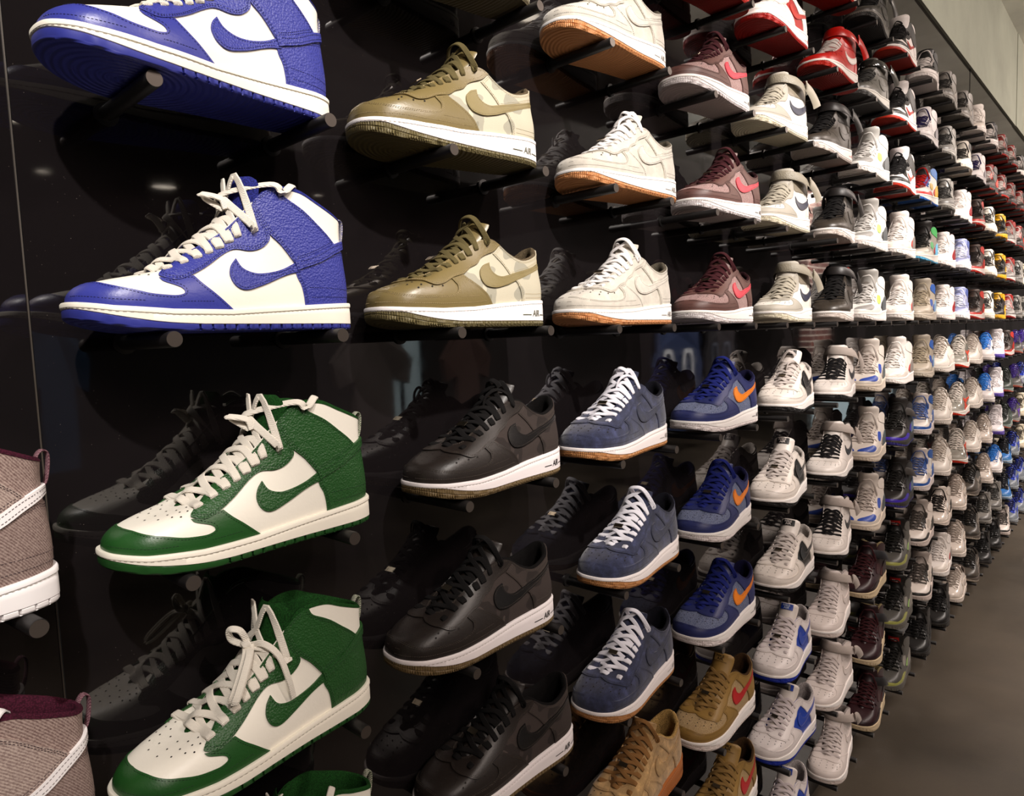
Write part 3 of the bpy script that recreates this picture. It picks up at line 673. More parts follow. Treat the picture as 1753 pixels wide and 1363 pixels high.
        for n in ('toe_rand', 'lace_wing', 'heel_counter', 'side_accent', 'side_logo'):
            add_panel(P, n, 'runner', 'low', pl[n], {'lace_wing': .002, 'side_logo': .0024}.get(n, .0015), None, 1)
        P.append(('tongue', cached('tongue|low', lambda: tongue('low')), ('tongue',)))
        P.append(('laces', cached('laces|lowrun', lambda: laces('low', 'low', None, extra='loop', w=.006, seed=5)), ('laces',)))
        P.append(('lining', cached('lining|low', lambda: lining('low', .60, .005), 2), ('lining', 'dark')))
    k = fam + ss
    if 'outsole|' + k not in _MESH:
        mo, mm = sole(fam, ss); _MESH['outsole|' + k] = mo.mesh('outsole', 1, 40); _MESH['midsole|' + k] = mm.mesh('midsole', 2, 40)
    P.append(('midsole', _MESH['midsole|' + k], ('midsole', 'groove'))); P.append(('outsole', _MESH['outsole|' + k], ('outsole',)))
    return P
def lace_tag():
    mb = MB(); p, n, t = tongue_pt('low', .24, 0, .011); y = np.array([0, 1., 0]); R = []
    for s, d in ((-1, 0), (1, 0), (1, 1), (-1, 1)):
        R.append([p + t*(.0045*s) + n*(.0012*d) + y*k for k in (-.009, .009)])
    V = [q for r in R for q in r]; mb.add(V, [(0, 1, 3, 2), (2, 3, 5, 4), (4, 5, 7, 6), (6, 7, 1, 0), (0, 2, 4, 6), (1, 7, 5, 3)], 0, False)
    for s in (-1, 1): 
        q = p + y*.0065*s + n*.0013; mb.add([q + t*.003*math.cos(k) + y*.0018*math.sin(k) + n*.0004 for k in np.linspace(0, 2*math.pi, 9)[:-1]], [tuple(range(8))], 0, False)
    return mb
def tongue_label(key='lowtag', top='NIKE', bottom='AIR', lo=.80, hi=.965, hw=.017):
    mb = MB(); g = []
    for q in np.linspace(lo, hi, 6):
        g.append([tongue_pt(key, q, y, .0046)[0] for y in np.linspace(-hw, hw, 9)])
    g = np.array(g); mb.grid(g, 0)
    def put(s, q0, size, yo):
        V, F = text_mesh(s); W = V[:, 0].max(); out = []
        for v in V: out.append(tongue_pt(key, q0 + v[1]*size/.115, -(v[0]-W/2)*size + yo, .0052)[0])
        mb.add(out, F, 1, False)
    if top: put(top, lo + .092, .0095, .001)
    put(bottom, lo + .018, .0105 if bottom == 'AIR' else .0095, 0)
    return mb
# ---------------------------------------------------------------- the room
def slab(name, x0, x1, y0, y1, z0, z1, m, kind='structure', parent=None, bevel=0):
    b = MB(); b.box(x0, x1, y0, y1, z0, z1); me = b.mesh(name)
    o = obj(name, me, m, parent)
    if kind: o['kind'] = kind
    return o
M_BLACK = mat('black gloss panel', '151213', .05, 'gloss', spec=.6)
M_FLOOR = mat('polished concrete', '4d453b', .36, 'floor')
M_PLAS = mat('pale plaster', '9c9f90', .8, 'plaster')
M_CEIL = mat('ceiling paint', 'dcdcd2', .85, 'plaster')
M_DARKW = mat('dark wall paint', '2a2624', .7, 'plaster')
XE = 13.5
ZTOP = ZR + 1.45
slab('floor', -3.5, XE, -6.2, .15, -.1, 0, M_FLOOR)
slab('wall_right', -.085, 4.585, 0, .08, 0, ZTOP, M_BLACK)
slab('wall_right', 4.589, 9.2, -.002, .08, 0, ZTOP, M_BLACK)
slab('wall_right', 9.204, XE, 0, .08, 0, ZTOP, M_BLACK)
slab('trim_upper', -.6, 6.25, -.012, .10, ZTOP, ZR + 2.12, M_PLAS)
slab('trim_upper', 6.253, XE, -.016, .10, ZTOP, ZR + 2.12, M_PLAS)
slab('ceiling', -3.5, XE, -6.2, .12, ZR + 2.12, ZR + 2.22, M_CEIL)
slab('wall_back', -3.5, XE, -6.3, -6.2, 0, ZR + 2.12, M_DARKW)
slab('wall_far', XE, XE + .1, -6.2, .1, 0, ZR + 2.12, M_DARKW)
slab('wall_near', -3.6, -3.5, -6.3, .1, 0, ZR + 2.12, M_DARKW)
# the panel left of the joint turns slightly into the room
LA = math.radians(7); LE = Vector((math.cos(LA), math.sin(LA), 0)); LN = Vector((math.sin(LA), -math.cos(LA), 0)); LO = Vector((-.0875, -.001, 0))
b = MB(); q = [LO, LO - LE*3.2]; V = [(*(p - LN*t).xy, z) for p in q for t in (0, .06) for z in (0, ZTOP)]
b.add(V, [(0, 1, 5, 4), (2, 6, 7, 3), (0, 4, 6, 2), (1, 3, 7, 5), (0, 2, 3, 1), (4, 5, 7, 6)], 0, False)
o = obj('wall_left', b.mesh('wall_left'), M_BLACK); o['kind'] = 'structure'
# thin paler edge strip along the joint
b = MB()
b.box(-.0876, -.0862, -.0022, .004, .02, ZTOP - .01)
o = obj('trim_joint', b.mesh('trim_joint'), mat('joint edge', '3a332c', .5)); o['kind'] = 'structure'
# the opposite side of the shop, seen only as reflections in the black panels
M_BRICK = mat('red brick', kind='brick', rough=.9)
slab('wall_pillar', 9.45, 10.25, -2.78, -2.65, .58, ZR + 2.1, M_BRICK)
M_GLOW = mat('bluish glow panel', 'c3d8de', .5, emit=1.1)
slab('glow_panel', 9.4, 13.3, -2.62, -2.58, .04, .58, M_GLOW)  # low glowing panel added to give the bright bluish reflection
slab('ceiling_dark_slab', -3.5, 5.4, -3.2, -1.95, 3.62, 3.70, mat('canopy grey', '57514c', .6, 'plaster'))  # unseen dark slab added to darken the ceiling's reflection in the wall
slab('window_2', 2.75, 3.12, -3.35, -3.30, .70, 1.72, mat('daylight door', 'a9bcc0', .5, emit=1.3))
for xx in (2.74, 2.93, 3.12): slab('window_2_bar', xx - .012, xx + .012, -3.3, -3.28, .68, 2.1, mat('window bar', '151515', .5))
for zz in (.95, 1.72): slab('window_2_bar', 2.74, 3.12, -3.3, -3.28, zz - .012, zz + .012, mat('window bar', '151515', .5))
# dark blue sleeveless jersey with 00 hanging on the opposite side
def ring2(mb, cx, cz, rx, rz, w, y, mi):
    n = 40; o_, i_ = [], []
    for k in range(n):
        a = 2*math.pi*k/n; c, s_ = math.cos(a), math.sin(a); f = lambda v: math.copysign(abs(v)**.55, v)
        o_.append((cx + rx*f(c), y, cz + rz*f(s_))); i_.append((cx + (rx-w)*f(c), y, cz + (rz-w)*f(s_)))
    mb.add(o_ + i_, [(k, (k+1) % n, n + (k+1) % n, n + k) for k in range(n)], mi, False)
def jersey(cx, y, z0, z1, wd, ms, lab=''):
    b = MB(); h = z1-z0; top = []
    prof = [(-.5, 0), (-.5, .62), (-.42, .74), (-.40, .97), (-.22, 1.0), (-.14, .93), (0, .90), (.14, .93), (.22, 1.0), (.40, .97), (.42, .74), (.5, .62), (.5, 0)]
    n = len(prof)
    for yy in (y, y-.04): b.add([(cx + px*wd, yy + .02*math.sin(px*9), z0 + pz*h) for px, pz in prof], [tuple(range(n))], 0, False)
    b.add([], [])
    for k in range(n): b.f.append((k, (k+1) % n, n+(k+1) % n, n+k)); b.m.append(0); b.smooth.append(False)
    for dx in (-.22, .14): ring2(b, cx + dx*wd, z0 + .50*h, .105*wd, .27*h, .045*wd, y + .024, 1)
    me = b.mesh('basketball_jersey', 2)
    o = obj('basketball_jersey', me, ms)
    tag(o, lab, 'jersey')
jersey(6.55, -3.0, .55, 1.72, 1.08, (mat('navy jersey', '22345c', .8), mat('white numerals', 'dfe4ea', .7)), lab='dark blue sleeveless jersey with white double zero, mirrored in the black wall')
jersey(8.55, -3.5, .70, 1.72, .95, (mat('black jersey', '16151a', .8), mat('dim numerals', '4c5260', .7)), lab='black zero jersey reflected farther along the black wall')
# grey shirts on a rail, mirrored
def tee(cx, y, z1, wd, m, lab):
    b = MB(); pr = [(-.28, 0), (-.30, .55), (-.5, .50), (-.56, .72), (-.24, .98), (-.10, 1), (0, .96), (.10, 1), (.24, .98), (.56, .72), (.5, .50), (.30, .55), (.28, 0)]
    n = len(pr); h = .75
    for yy in (y, y-.05): b.add([(cx + px*wd, yy + .015*math.sin(px*14), z1 - h + pz*h) for px, pz in pr], [tuple(range(n))], 0, False)
    for k in range(n): b.f.append((k, (k+1) % n, n+(k+1) % n, n+k)); b.m.append(0); b.smooth.append(False)
    tag(obj('t_shirt', b.mesh('t_shirt'), m), lab, 't-shirt')
tee(2.42, -2.9, 1.72, .52, mat('grey jersey cloth', '77706c', .9), 'grey t-shirt mirrored left of the bright door in the black wall')
tee(3.35, -3.0, 1.70, .45, mat('brown jersey cloth', '6d5650', .9), 'brownish t-shirt mirrored right of the bright door in the black wall')
# dropped dark canopy with round downlights
slab('ceiling_canopy', -1.5, 6.0, -6.1, -3.2, 2.86, 2.98, mat('canopy grey', '57514c', .6, 'plaster'))
def downlight(x, y, z, lab, r=.085, e=6):
    root = bpy.data.objects.new('downlight', None); COL.objects.link(root); root.location = (x, y, z); tag(root, lab, 'ceiling light')
    b = MB(); A = np.linspace(0, 2*math.pi, 33)[:-1]
    P = np.array([[(rr*math.cos(a), rr*math.sin(a), zz) for a in A] for rr, zz in ((r*1.25, 0), (r*1.25, -.012), (r, -.016), (r*.95, -.004))]); b.grid(P, 0, closed_v=True)
    obj('rim', b.mesh('rim'), mat('light rim', 'd8d4cc', .4), root)
    b = MB(); b.add([(r*.95*math.cos(a), r*.95*math.sin(a), -.005) for a in A], [tuple(range(32))], 0, False); obj('lamp_glass', b.mesh('lamp_glass'), mat('lit lamp', 'fff0dc', .4, emit=e), root)
downlight(1.87, -4.65, 2.86, 'round lit downlight mirrored beside the blue high-top tongue')
downlight(1.1, -4.65, 2.86, 'small lit downlight mirrored near the left wall joint', .05)
downlight(2.9, -4.2, 2.86, 'small lit downlight mirrored above the olive sneaker', .04)
downlight(3.15, -2.08, 3.62, 'bright round lamp mirrored behind the cream sneaker at the top', .07, 14)
downlight(.70, -3.58, 2.86, 'small lit downlight mirrored high at the left edge', .045)
tee(.66, -3.0, 1.80, .26, mat('sky blue cloth', '4a6f9c', .9), 'blue garment mirrored left of the lower edge of the blue sneaker')
# ---------------------------------------------------------------- colour schemes
def LE_(c, r=.42): return mat('leather ' + c, c, r, 'smooth')
def PB(c, r=.45): return mat('grained leather ' + c, c, r, 'pebble')
def SU(c, v=.16): return mat('suede ' + c, c, .95, 'suede', c2=v, spec=.2)
def HE(c, c2): return mat('heather ' + c, c, .9, 'heather', c2, spec=.2)
def TW(c, c2): return mat('twill ' + c, c, .9, 'twill', c2, spec=.2)
def CA(c, a, b_): return mat('camouflage cloth ' + c, c, .85, 'camo', (a, b_), spec=.2)
def KN(c): return mat('knit lining ' + c, c, .95, 'knit', spec=.1)
def LC(c): return mat('lace ' + c, c, .85, 'lace', spec=.2)
def RU(c, r=.5): return mat('rubber ' + c, c, r, spec=.4)
def TR(c): return mat('tread rubber ' + c, c, .5, 'tread', spec=.4)
def TH(c): return mat('thread ' + c, c, .8)
def PA(c): return mat('patent ' + c, c, .14, coat=.6)
METAL = mat('lace tag metal', 'a89c88', .3, metal=1)
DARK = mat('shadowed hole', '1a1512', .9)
def scheme(**k):
    d = dict(dark=DARK, metal=METAL, thread=TH('8a8278'), groove=TH('b8b0a4')); d.update(k); return d
def dunk(c, thr, lac='e6dfd2', base='efeadd'):
    return scheme(base=LE_(base), toe_cap=LE_(c, .38), eyestay=PB(c), side_logo=PB(c), heel_counter=PB(c), ankle_panel=PB(c), ankle_strap=PB(c), tongue=KN(c), laces=LC(lac), lining=KN(c),
                  loop=TW(c, 'cfcabc'), midsole=RU('f0eadb'), outsole=TR(c), thread=TH(thr), groove=TH('a89f90'))
def af(over, quarter, box=None, logo=None, lace=None, mid='ece6e2', out='ece6e2', lin=None, tong=None, text='3a3632', thr=None, heel=None, collar=None, **k):
    return scheme(quarter=quarter, toe_box=box or over, toe_cap=over, eyestay=over, side_logo=logo or over, heel_counter=heel or over, collar_panel=collar or over, heel_tab=heel or over,
                  tongue=tong or over, laces=lace, lining=lin, midsole=RU(mid), outsole=TR(out), lettering=RU(text), thread=TH(thr or '6a6058'), strap=k.get('strap', over), strap_end=k.get('strap_end', over),
                  tag=k.get('tag', over), tagtext=RU(k.get('tagtext', 'd8c8a0')))
WH, CR = 'ece4de', 'ddd3c8'
def tr(base, rand=None, patch=None, win=None, wing=None, heel=None, collar=None, acc=None, lace=None, tong=None, lin=None, mid=WH, out=None, strap=None, logo=None, pat=False):
    f = PA if pat else LE_
    B = f(base); g = lambda c: B if c is None else LE_(c)
    return scheme(base=B, toe_rand=g(rand), toe_patch=g(patch), side_window=g(win), lace_wing=g(wing), heel_counter=g(heel), collar_panel=g(collar), side_accent=g(acc), side_logo=g(logo or acc),
                  laces=LC(lace or base), tongue=g(tong), lining=KN(lin or tong or base), midsole=RU(mid), outsole=TR(out or mid), strap=g(strap), tag=LE_('a01c18'), tagtext=RU('e8e0dc'))
def jd(base, over, logo, out, lace, tong, lin='222222'):
    return scheme(base=LE_(base), toe_cap=LE_(over), eyestay=LE_(over), side_logo=LE_(logo), heel_counter=LE_(base), ankle_panel=LE_(over), ankle_strap=LE_(over), tongue=LE_(tong), laces=LC(lace),
                  lining=KN(lin), loop=LE_(over), midsole=RU('f0ebe6'), outsole=TR(out))
BLUE, GREEN = '31378e', '1d4c1d'
SC = {
 'blue': dunk(BLUE, '15184a'), 'green': dunk(GREEN, '0b2c12'),
 'fabric': scheme(base=TW('6a5450', 'a8958c'), toe_cap=TW('6a5450', 'a8958c'), eyestay=TW('6a5450', 'a8958c'), side_logo=RU('f0ecec'), heel_counter=TW('64504c', '9c8a82'), ankle_panel=TW('7d6964', 'b5a49a'),
                  ankle_strap=RU('f0ecec'), tongue=KN('4a1a2c'), laces=LC('f0ecec'), lining=KN('4a1a2c'), loop=TW('4a2030', '8a6a70'), midsole=RU('f0eded'), outsole=RU('f0eded'), thread=TH('3a2c30')),
 'olive': af(LE_('75663f', .36), CA('c2bba6', 'a29e8e', '8f8b7c'), logo=LE_('84764c', .4), lace=LC('5e5434'), out='6a603f', lin=KN('6f604a'), heel=CA('c2bba6', 'a29e8e', '8f8b7c'), collar=CA('c2bba6', 'a29e8e', '8f8b7c'), thr='b5a27a', text='5a5a48', mid='f2eeee'),
 'olivehi': af(LE_('3a3630', .4), LE_('3f3a33'), logo=LE_('2a2724'), lace=LC('2a2724'), out='6a6048', lin=KN('2a2724'), thr='8a7a4a', mid='c9c3b4'),
 'black': af(LE_('231d1a', .42), CA('3a322f', '2c2624', '453c38'), logo=LE_('141212', .35), lace=LC('0e0c0c'), out='6d5a3c', lin=KN('121010'), heel=CA('3a322f', '2c2624', '453c38'), collar=CA('3a322f', '2c2624', '453c38'), thr='453c34', text='1c1a1a', mid='ece4e4'),
 'cream': af(SU('cbc4b8', .05), SU('c8c1b5', .05), logo=SU('cdc6bb', .05), lace=LC('f0ecea'), out='c98a58', lin=KN('6f6658'), thr='5a544a', mid='f2efee', text='8a847c'),
 'suede': af(SU('2b2f47', .3), SU('2b2f47', .3), logo=SU('25293f', .3), lace=LC('e8e6ee'), out='b27c4c', lin=KN('15151d'), thr='23263c', mid='ece4e2', text='9a948e'),
 'maroon': af(LE_('5b3c36', .5), HE('785856', 'ac9490'), box=HE('785856', 'ac9490'), logo=LE_('c93a48', .45), lace=LC('3a1218'), out='e2dada', lin=KN('2c0f14'), thr='33201e', text='3c3432'),
 'navy': af(LE_('232a5c', .5), HE('3c4664', '7a8098'), box=HE('3c4664', '7a8098'), logo=LE_('e8801a', .4), lace=LC('16206a'), out='e6dcda', lin=KN('17163a'), thr='1a1e44', text='3c3a3a'),
 'tan': af(LE_('8c6c34', .55), HE('8a7350', 'b09670'), box=HE('8a7350', 'b09670'), logo=LE_('b01c20', .45), lace=LC('87683a'), out='e2d6d0', lin=KN('4a3420'), thr='5a431f', text='4a443e', tag=LE_('957540'), tagtext='2f2212'),
 'tansuede': af(SU('a8875a'), SU('a8875a'), logo=SU('a38254'), lace=LC('8a6238'), out='a4602e', lin=KN('c09a5c'), thr='7a5c38', mid='a4602e', text='a4602e'),
 'redlow': af(LE_('b01a14'), LE_('b01a14'), lace=LC('e0d8d0'), out='a81c10', lin=KN('8a1410'), mid='a81c10', text='a81c10'),
 'wr': af(LE_('e8e0da'), LE_('9c1c18'), box=LE_('e8e0da'), logo=LE_('b03028'), lace=LC('e0d6d0'), out='9c1510', lin=KN('dcd0c8'), thr='9c8c84', text='9c1510'),
 'wb': af(LE_('e2d8cf'), LE_('20201f', .35), logo=LE_('181a1c', .35), lace=LC('c9beb8'), out='1c1a1a', lin=KN('d8cec6'), tong=LE_('d8cec6'), thr='a89c94', text='1c1a1a', tag=LE_('151315'), tagtext='d0c6c0'),
 'wblue': af(LE_('e2d9d6'), LE_('1c3c9c'), logo=LE_('1f3f9f'), lace=LC('d4c8c8'), out='1a2f9c', lin=KN('c8bfbd'), thr='a89c9c', text='1a2f9c', tong=LE_('d8cec6'), tag=LE_('1c3c9c'), tagtext='c0ccdc'),
 'grey': af(LE_('a9a296', .6), LE_('e6e0d6'), box=LE_('e4ded4'), logo=LE_('2c3044'), lace=LC('b0a898'), out='d8cfb8', lin=KN('8a8478'), thr='7a746a', text='b0a8a0', collar=LE_('8a8070'), heel=LE_('e6e0d6'), strap=PB('8c8474'), strap_end=LE_('a09888')),
 'bhigh': af(LE_('3a332c', .38), LE_('3c352e', .38), lace=LC('121010'), out='d8ccc4', lin=KN('b03028'), thr='241f1b', text='c04a3a', collar=LE_('2a2725'), strap=LE_('24201f'), strap_end=LE_('2a2725'), tong=KN('121010')),
 'redhigh': af(LE_('c0160e', .35), LE_('c0160e', .35), logo=LE_('f0e6e0'), lace=LC('e6dcd6'), out='b8200e', lin=KN('a01810'), thr='7a100c', text='c8a8a0', mid='f2eae4', strap=LE_('b8160e', .3), strap_end=LE_('b8160e', .3)),
 'wbmid': af(LE_('e2d9d2'), LE_('e2d9d2'), logo=LE_('22262c'), lace=LC('141214'), out='1a1818', lin=KN('4a4644'), thr='a89c94', text='9a908a', strap=TW('a89c94', 'beb2aa'), strap_end=TW('a89c94', 'beb2aa')),
 'whmid': af(LE_('ded2cc'), LE_('ded2cc'), lace=LC('d2c6c2'), out='dccfc8', lin=KN('b8ada8'), thr='a89c96', text='b0a49e', strap=TW('a39790', 'b8aca4'), strap_end=TW('a89c94', 'beb2aa')),
 'bstrap': af(LE_('4a4640', .35), LE_('4a4640', .35), lace=LC('2a2826'), out='3a3836', lin=KN('2a2826'), thr='2a2826', text='8a8680', mid='a09a92', strap=PA('24221f'), strap_end=PA('3a3733')),
 'bltop': af(LE_('35322e', .35), LE_('35322e', .35), lace=LC('0c0c0c'), out='2a2826', lin=KN('1a1818'), thr='1a1818', text='6a6660', mid='5a5650'),
 'jordan': jd('efe6e2', '1a1817', 'b8281e', 'b0260e', '141212', 'd8d0cc'),
 'jordan2': jd('efe6e2', '1c1a19', 'c84a3c', 'b0260e', '141212', 'e8dedc'),
 'grntrain': tr('e6e2dc', rand='d8d4ce', patch='8c8884', win='b8e05a', wing='cfcac4', heel='5a5e60', acc='3a3c3c', lace='c4bfba', tong='a8a49e', lin='2a2a2a'),
 'blutrain': tr('ddd2c8', rand='cfc4b8', patch='2b4aa4', win='3450b0', wing='d0c4ba', heel='4a5458', acc='8a8078', lace='b8aca4', tong='cfc4ba', lin='1c1a1c', mid='dccdbc'),
 'maroonstrap': tr('2c1216', rand='241014', wing='2a1216', heel='241014', acc='4a2022', lace='3a161a', tong='241014', mid='cdb896', strap='1c1a1c', win='3a1a1e', lin='8a7a58'),
 'whred': tr('e8dfd8', rand='d8ccc2', patch='dcd2c8', win='dcd4cc', wing='e2dad2', heel='8a807a', acc='b83a34', lace='e4dcd6'),
 'blkpurple': tr('262220', rand='3c24a0', patch='2c2826', wing='1f1c1b', heel='5a6a80', acc='3c24a0', lace='14120f', mid='2a2724', out='3a3480', strap='38332f'),
 'greygreen': tr('4c4944', rand='9a9a50', patch='46433f', win='8a847c', wing='2e2b29', heel='8a847c', acc='9cc070', lace='14120f', tong='14110f', mid='55514a', out='6c6860'),
 'blkwh4': tr('1c1a1a', rand='dcd4d0', wing='141212', heel='dcd4d0', acc='dcd4d0', lace='d8d0cc', mid='e2dad6'),
 'whpurple': tr('e8e2e2', rand='e2dcdc', wing='d8d2d4', heel='a09aa0', acc='1a1820', lace='2a2450', mid='dcd6d6', out='1f1d22'),
 'multi': tr('dcd6d0', rand='c8201c', patch='e0d8d0', win='c8a020', wing='2a6ac0', heel='d8a41c', collar='2470c0', acc='c8201c', lace='c8201c', tong='3a3230', mid='e8e2da', out='2060b8'),
 'blkgreen': tr('8f877c', rand='cfc6ba', patch='b8aea2', win='2a9a4a', wing='26221f', heel='70b8dc', collar='2aa048', acc='b82c28', lace='1a1816', tong='2a2624', mid='dcd4cc', out='58a8d0'),
 'j4blue': tr('b9ad9c', rand='a89c8c', patch='b4a898', win='2f58b0', wing='a89a86', heel='8fb0cc', collar='3060b4', acc='2450b0', lace='a3957f', tong='b0a494', mid='c4b8a8'),
 'whbluepat': tr('ddd3cc', rand='1f4c94', patch='e0d6ce', win='cfc4ba', wing='1f4c94', heel='2a58a0', collar='1f4c94', acc='cfc4ba', lace='4a5a88', tong='c8bcb4', mid='d4c8c4', pat=True),
 'whblkpat': tr('dcd0c6', rand='2a2826', patch='e0d6ce', win='b8aca0', wing='2a2826', heel='3a3733', acc='c4b8ac', lace='4a443f', tong='a89c94', mid='cfc0b8'),
 'blackj': tr('1c1917', rand='181615', wing='141210', heel='242120', lace='0e0c0c', mid='1e1b19', out='2a2624'),
 'greymix': tr('7d7872', rand='5a5652', patch='6a6662', wing='4a4744', heel='8a8580', acc='c8c0b8', lace='2a2826', mid='8f8a84', out='6a6660'),
 'whiteheart': tr('e6dcd6', rand='e0d6d0', wing='d8cec8', heel='8c1c20', acc='9c1a20', lace='d8cec8', tong='d8cec8', mid='e4dad4', lin='3a2c2a'),
 'whlow': tr('dfd6cc', wing='cfc6bc', heel='d8cec4', acc='d4cac0', lace='b8aca0', mid='dcd2c8', lin='6a5a50'),
 'greyorange': tr('8f8a80', rand='a8a298', wing='9a948a', heel='cfc6bc', acc='c83c20', lace='c8beb4', mid='e2d8ce', out='c83018', pat=True),
 'foam': tr('8f93b8', rand='e8e4e6', patch='b0b2cc', wing='8488b4', heel='7a80b4', collar='5060a0', acc='e0dce0', lace='d0d0dc', tong='9298c0', mid='f0ecec'),
 'whpat': tr('dccfc4', rand='cfc2b6', wing='d4c7bc', heel='b8aca2', acc='c4b8ac', lace='9c8f84', mid='d8ccc2', lin='8a7a70', pat=True),
 'whpatblk': tr('dccfc4', rand='cfc2b6', wing='d8cbc0', heel='26221f', acc='cfc2b6', lace='1e1a18', mid='ccbeb2', out='26221f', pat=True),
 'darkred': tr('4a3a34', rand='b83028', wing='3a302c', heel='c0382c', collar='c83a30', acc='a82820', lace='2a2422', tong='55453e', mid='d8ccc4', out='b02a20'),
 'whblk': tr('e4dccf', rand='dcd2c6', wing='d8cec0', heel='2a2826', collar='23211f', acc='3a3734', lace='2a2624', mid='e6ddd0', out='dcd2c4'),
 'brownblk': tr('4a423a', rand='3a342e', wing='24201d', heel='5a5148', acc='8a7f74', lace='14110f', mid='5a5048', out='b8ac9e'),
 'whblulac': tr('e6dedb', wing='dcd4d2', heel='4a7cc0', acc='cfc8c8', logo='2a2a34', lace='2f74c8', mid='ebe4e0', out='e0d8d4', tong='3f7cc4'),
 'blkyel': tr('1f1b19', rand='1a1715', wing='1a1715', heel='e0a818', collar='d8a014', acc='d8a820', lace='1a1715', tong='c89414', mid='dca41c', out='dca41c'),
 'whpur': tr('ebe4e4', wing='e4dcdc', heel='dcd4d6', acc='e4dcdc', lace='e0d8d8', mid='6a54b0', out='5c48a8', tong='c0b8b8'),
 'redgrey': tr('8c8682', rand='6a6460', wing='a82824', heel='cfc8c4', collar='b42c28', acc='dcd4d0', lace='c8c0bc', tong='a8221e', mid='d0c8c4', out='9a2420'),
 'dkgreen': tr('3c433c', rand='4c544c', wing='2a2e2a', heel='6a746c', acc='5a645c', lace='1e201d', mid='8a948c', out='c86a58'),
 'blueblk': tr('2f6cb0', rand='5a8cc0', wing='16161a', heel='3a7cc4', acc='101014', lace='14141a', mid='a8b8c8', out='7088a0', tong='18181c'),
 'greyblue': tr('70757c', rand='8a8f94', wing='2a40b0', heel='3a4cb0', acc='2438a8', lace='1a1c3a', mid='8f9498', out='7c8084', tong='2438a8'),
 'greycoral': tr('55534f', rand='6a6864', wing='3c3a38', heel='8a8680', acc='6c3cb0', lace='3a2a6a', mid='8f8a84', out='d0705c', tong='4a2ca0'),
 'redblk': tr('281e1c', rand='3a2220', wing='b02a20', heel='c03426', acc='b8301f', lace='c8beb8', mid='3a302e', out='b02a20', tong='8a2018'),
 'creamblk': tr('d8ccb4', rand='cfc2aa', wing='ddd2bc', heel='3a3630', acc='2a2824', lace='3a3630', mid='dccfb8', out='cfc2aa'),
}
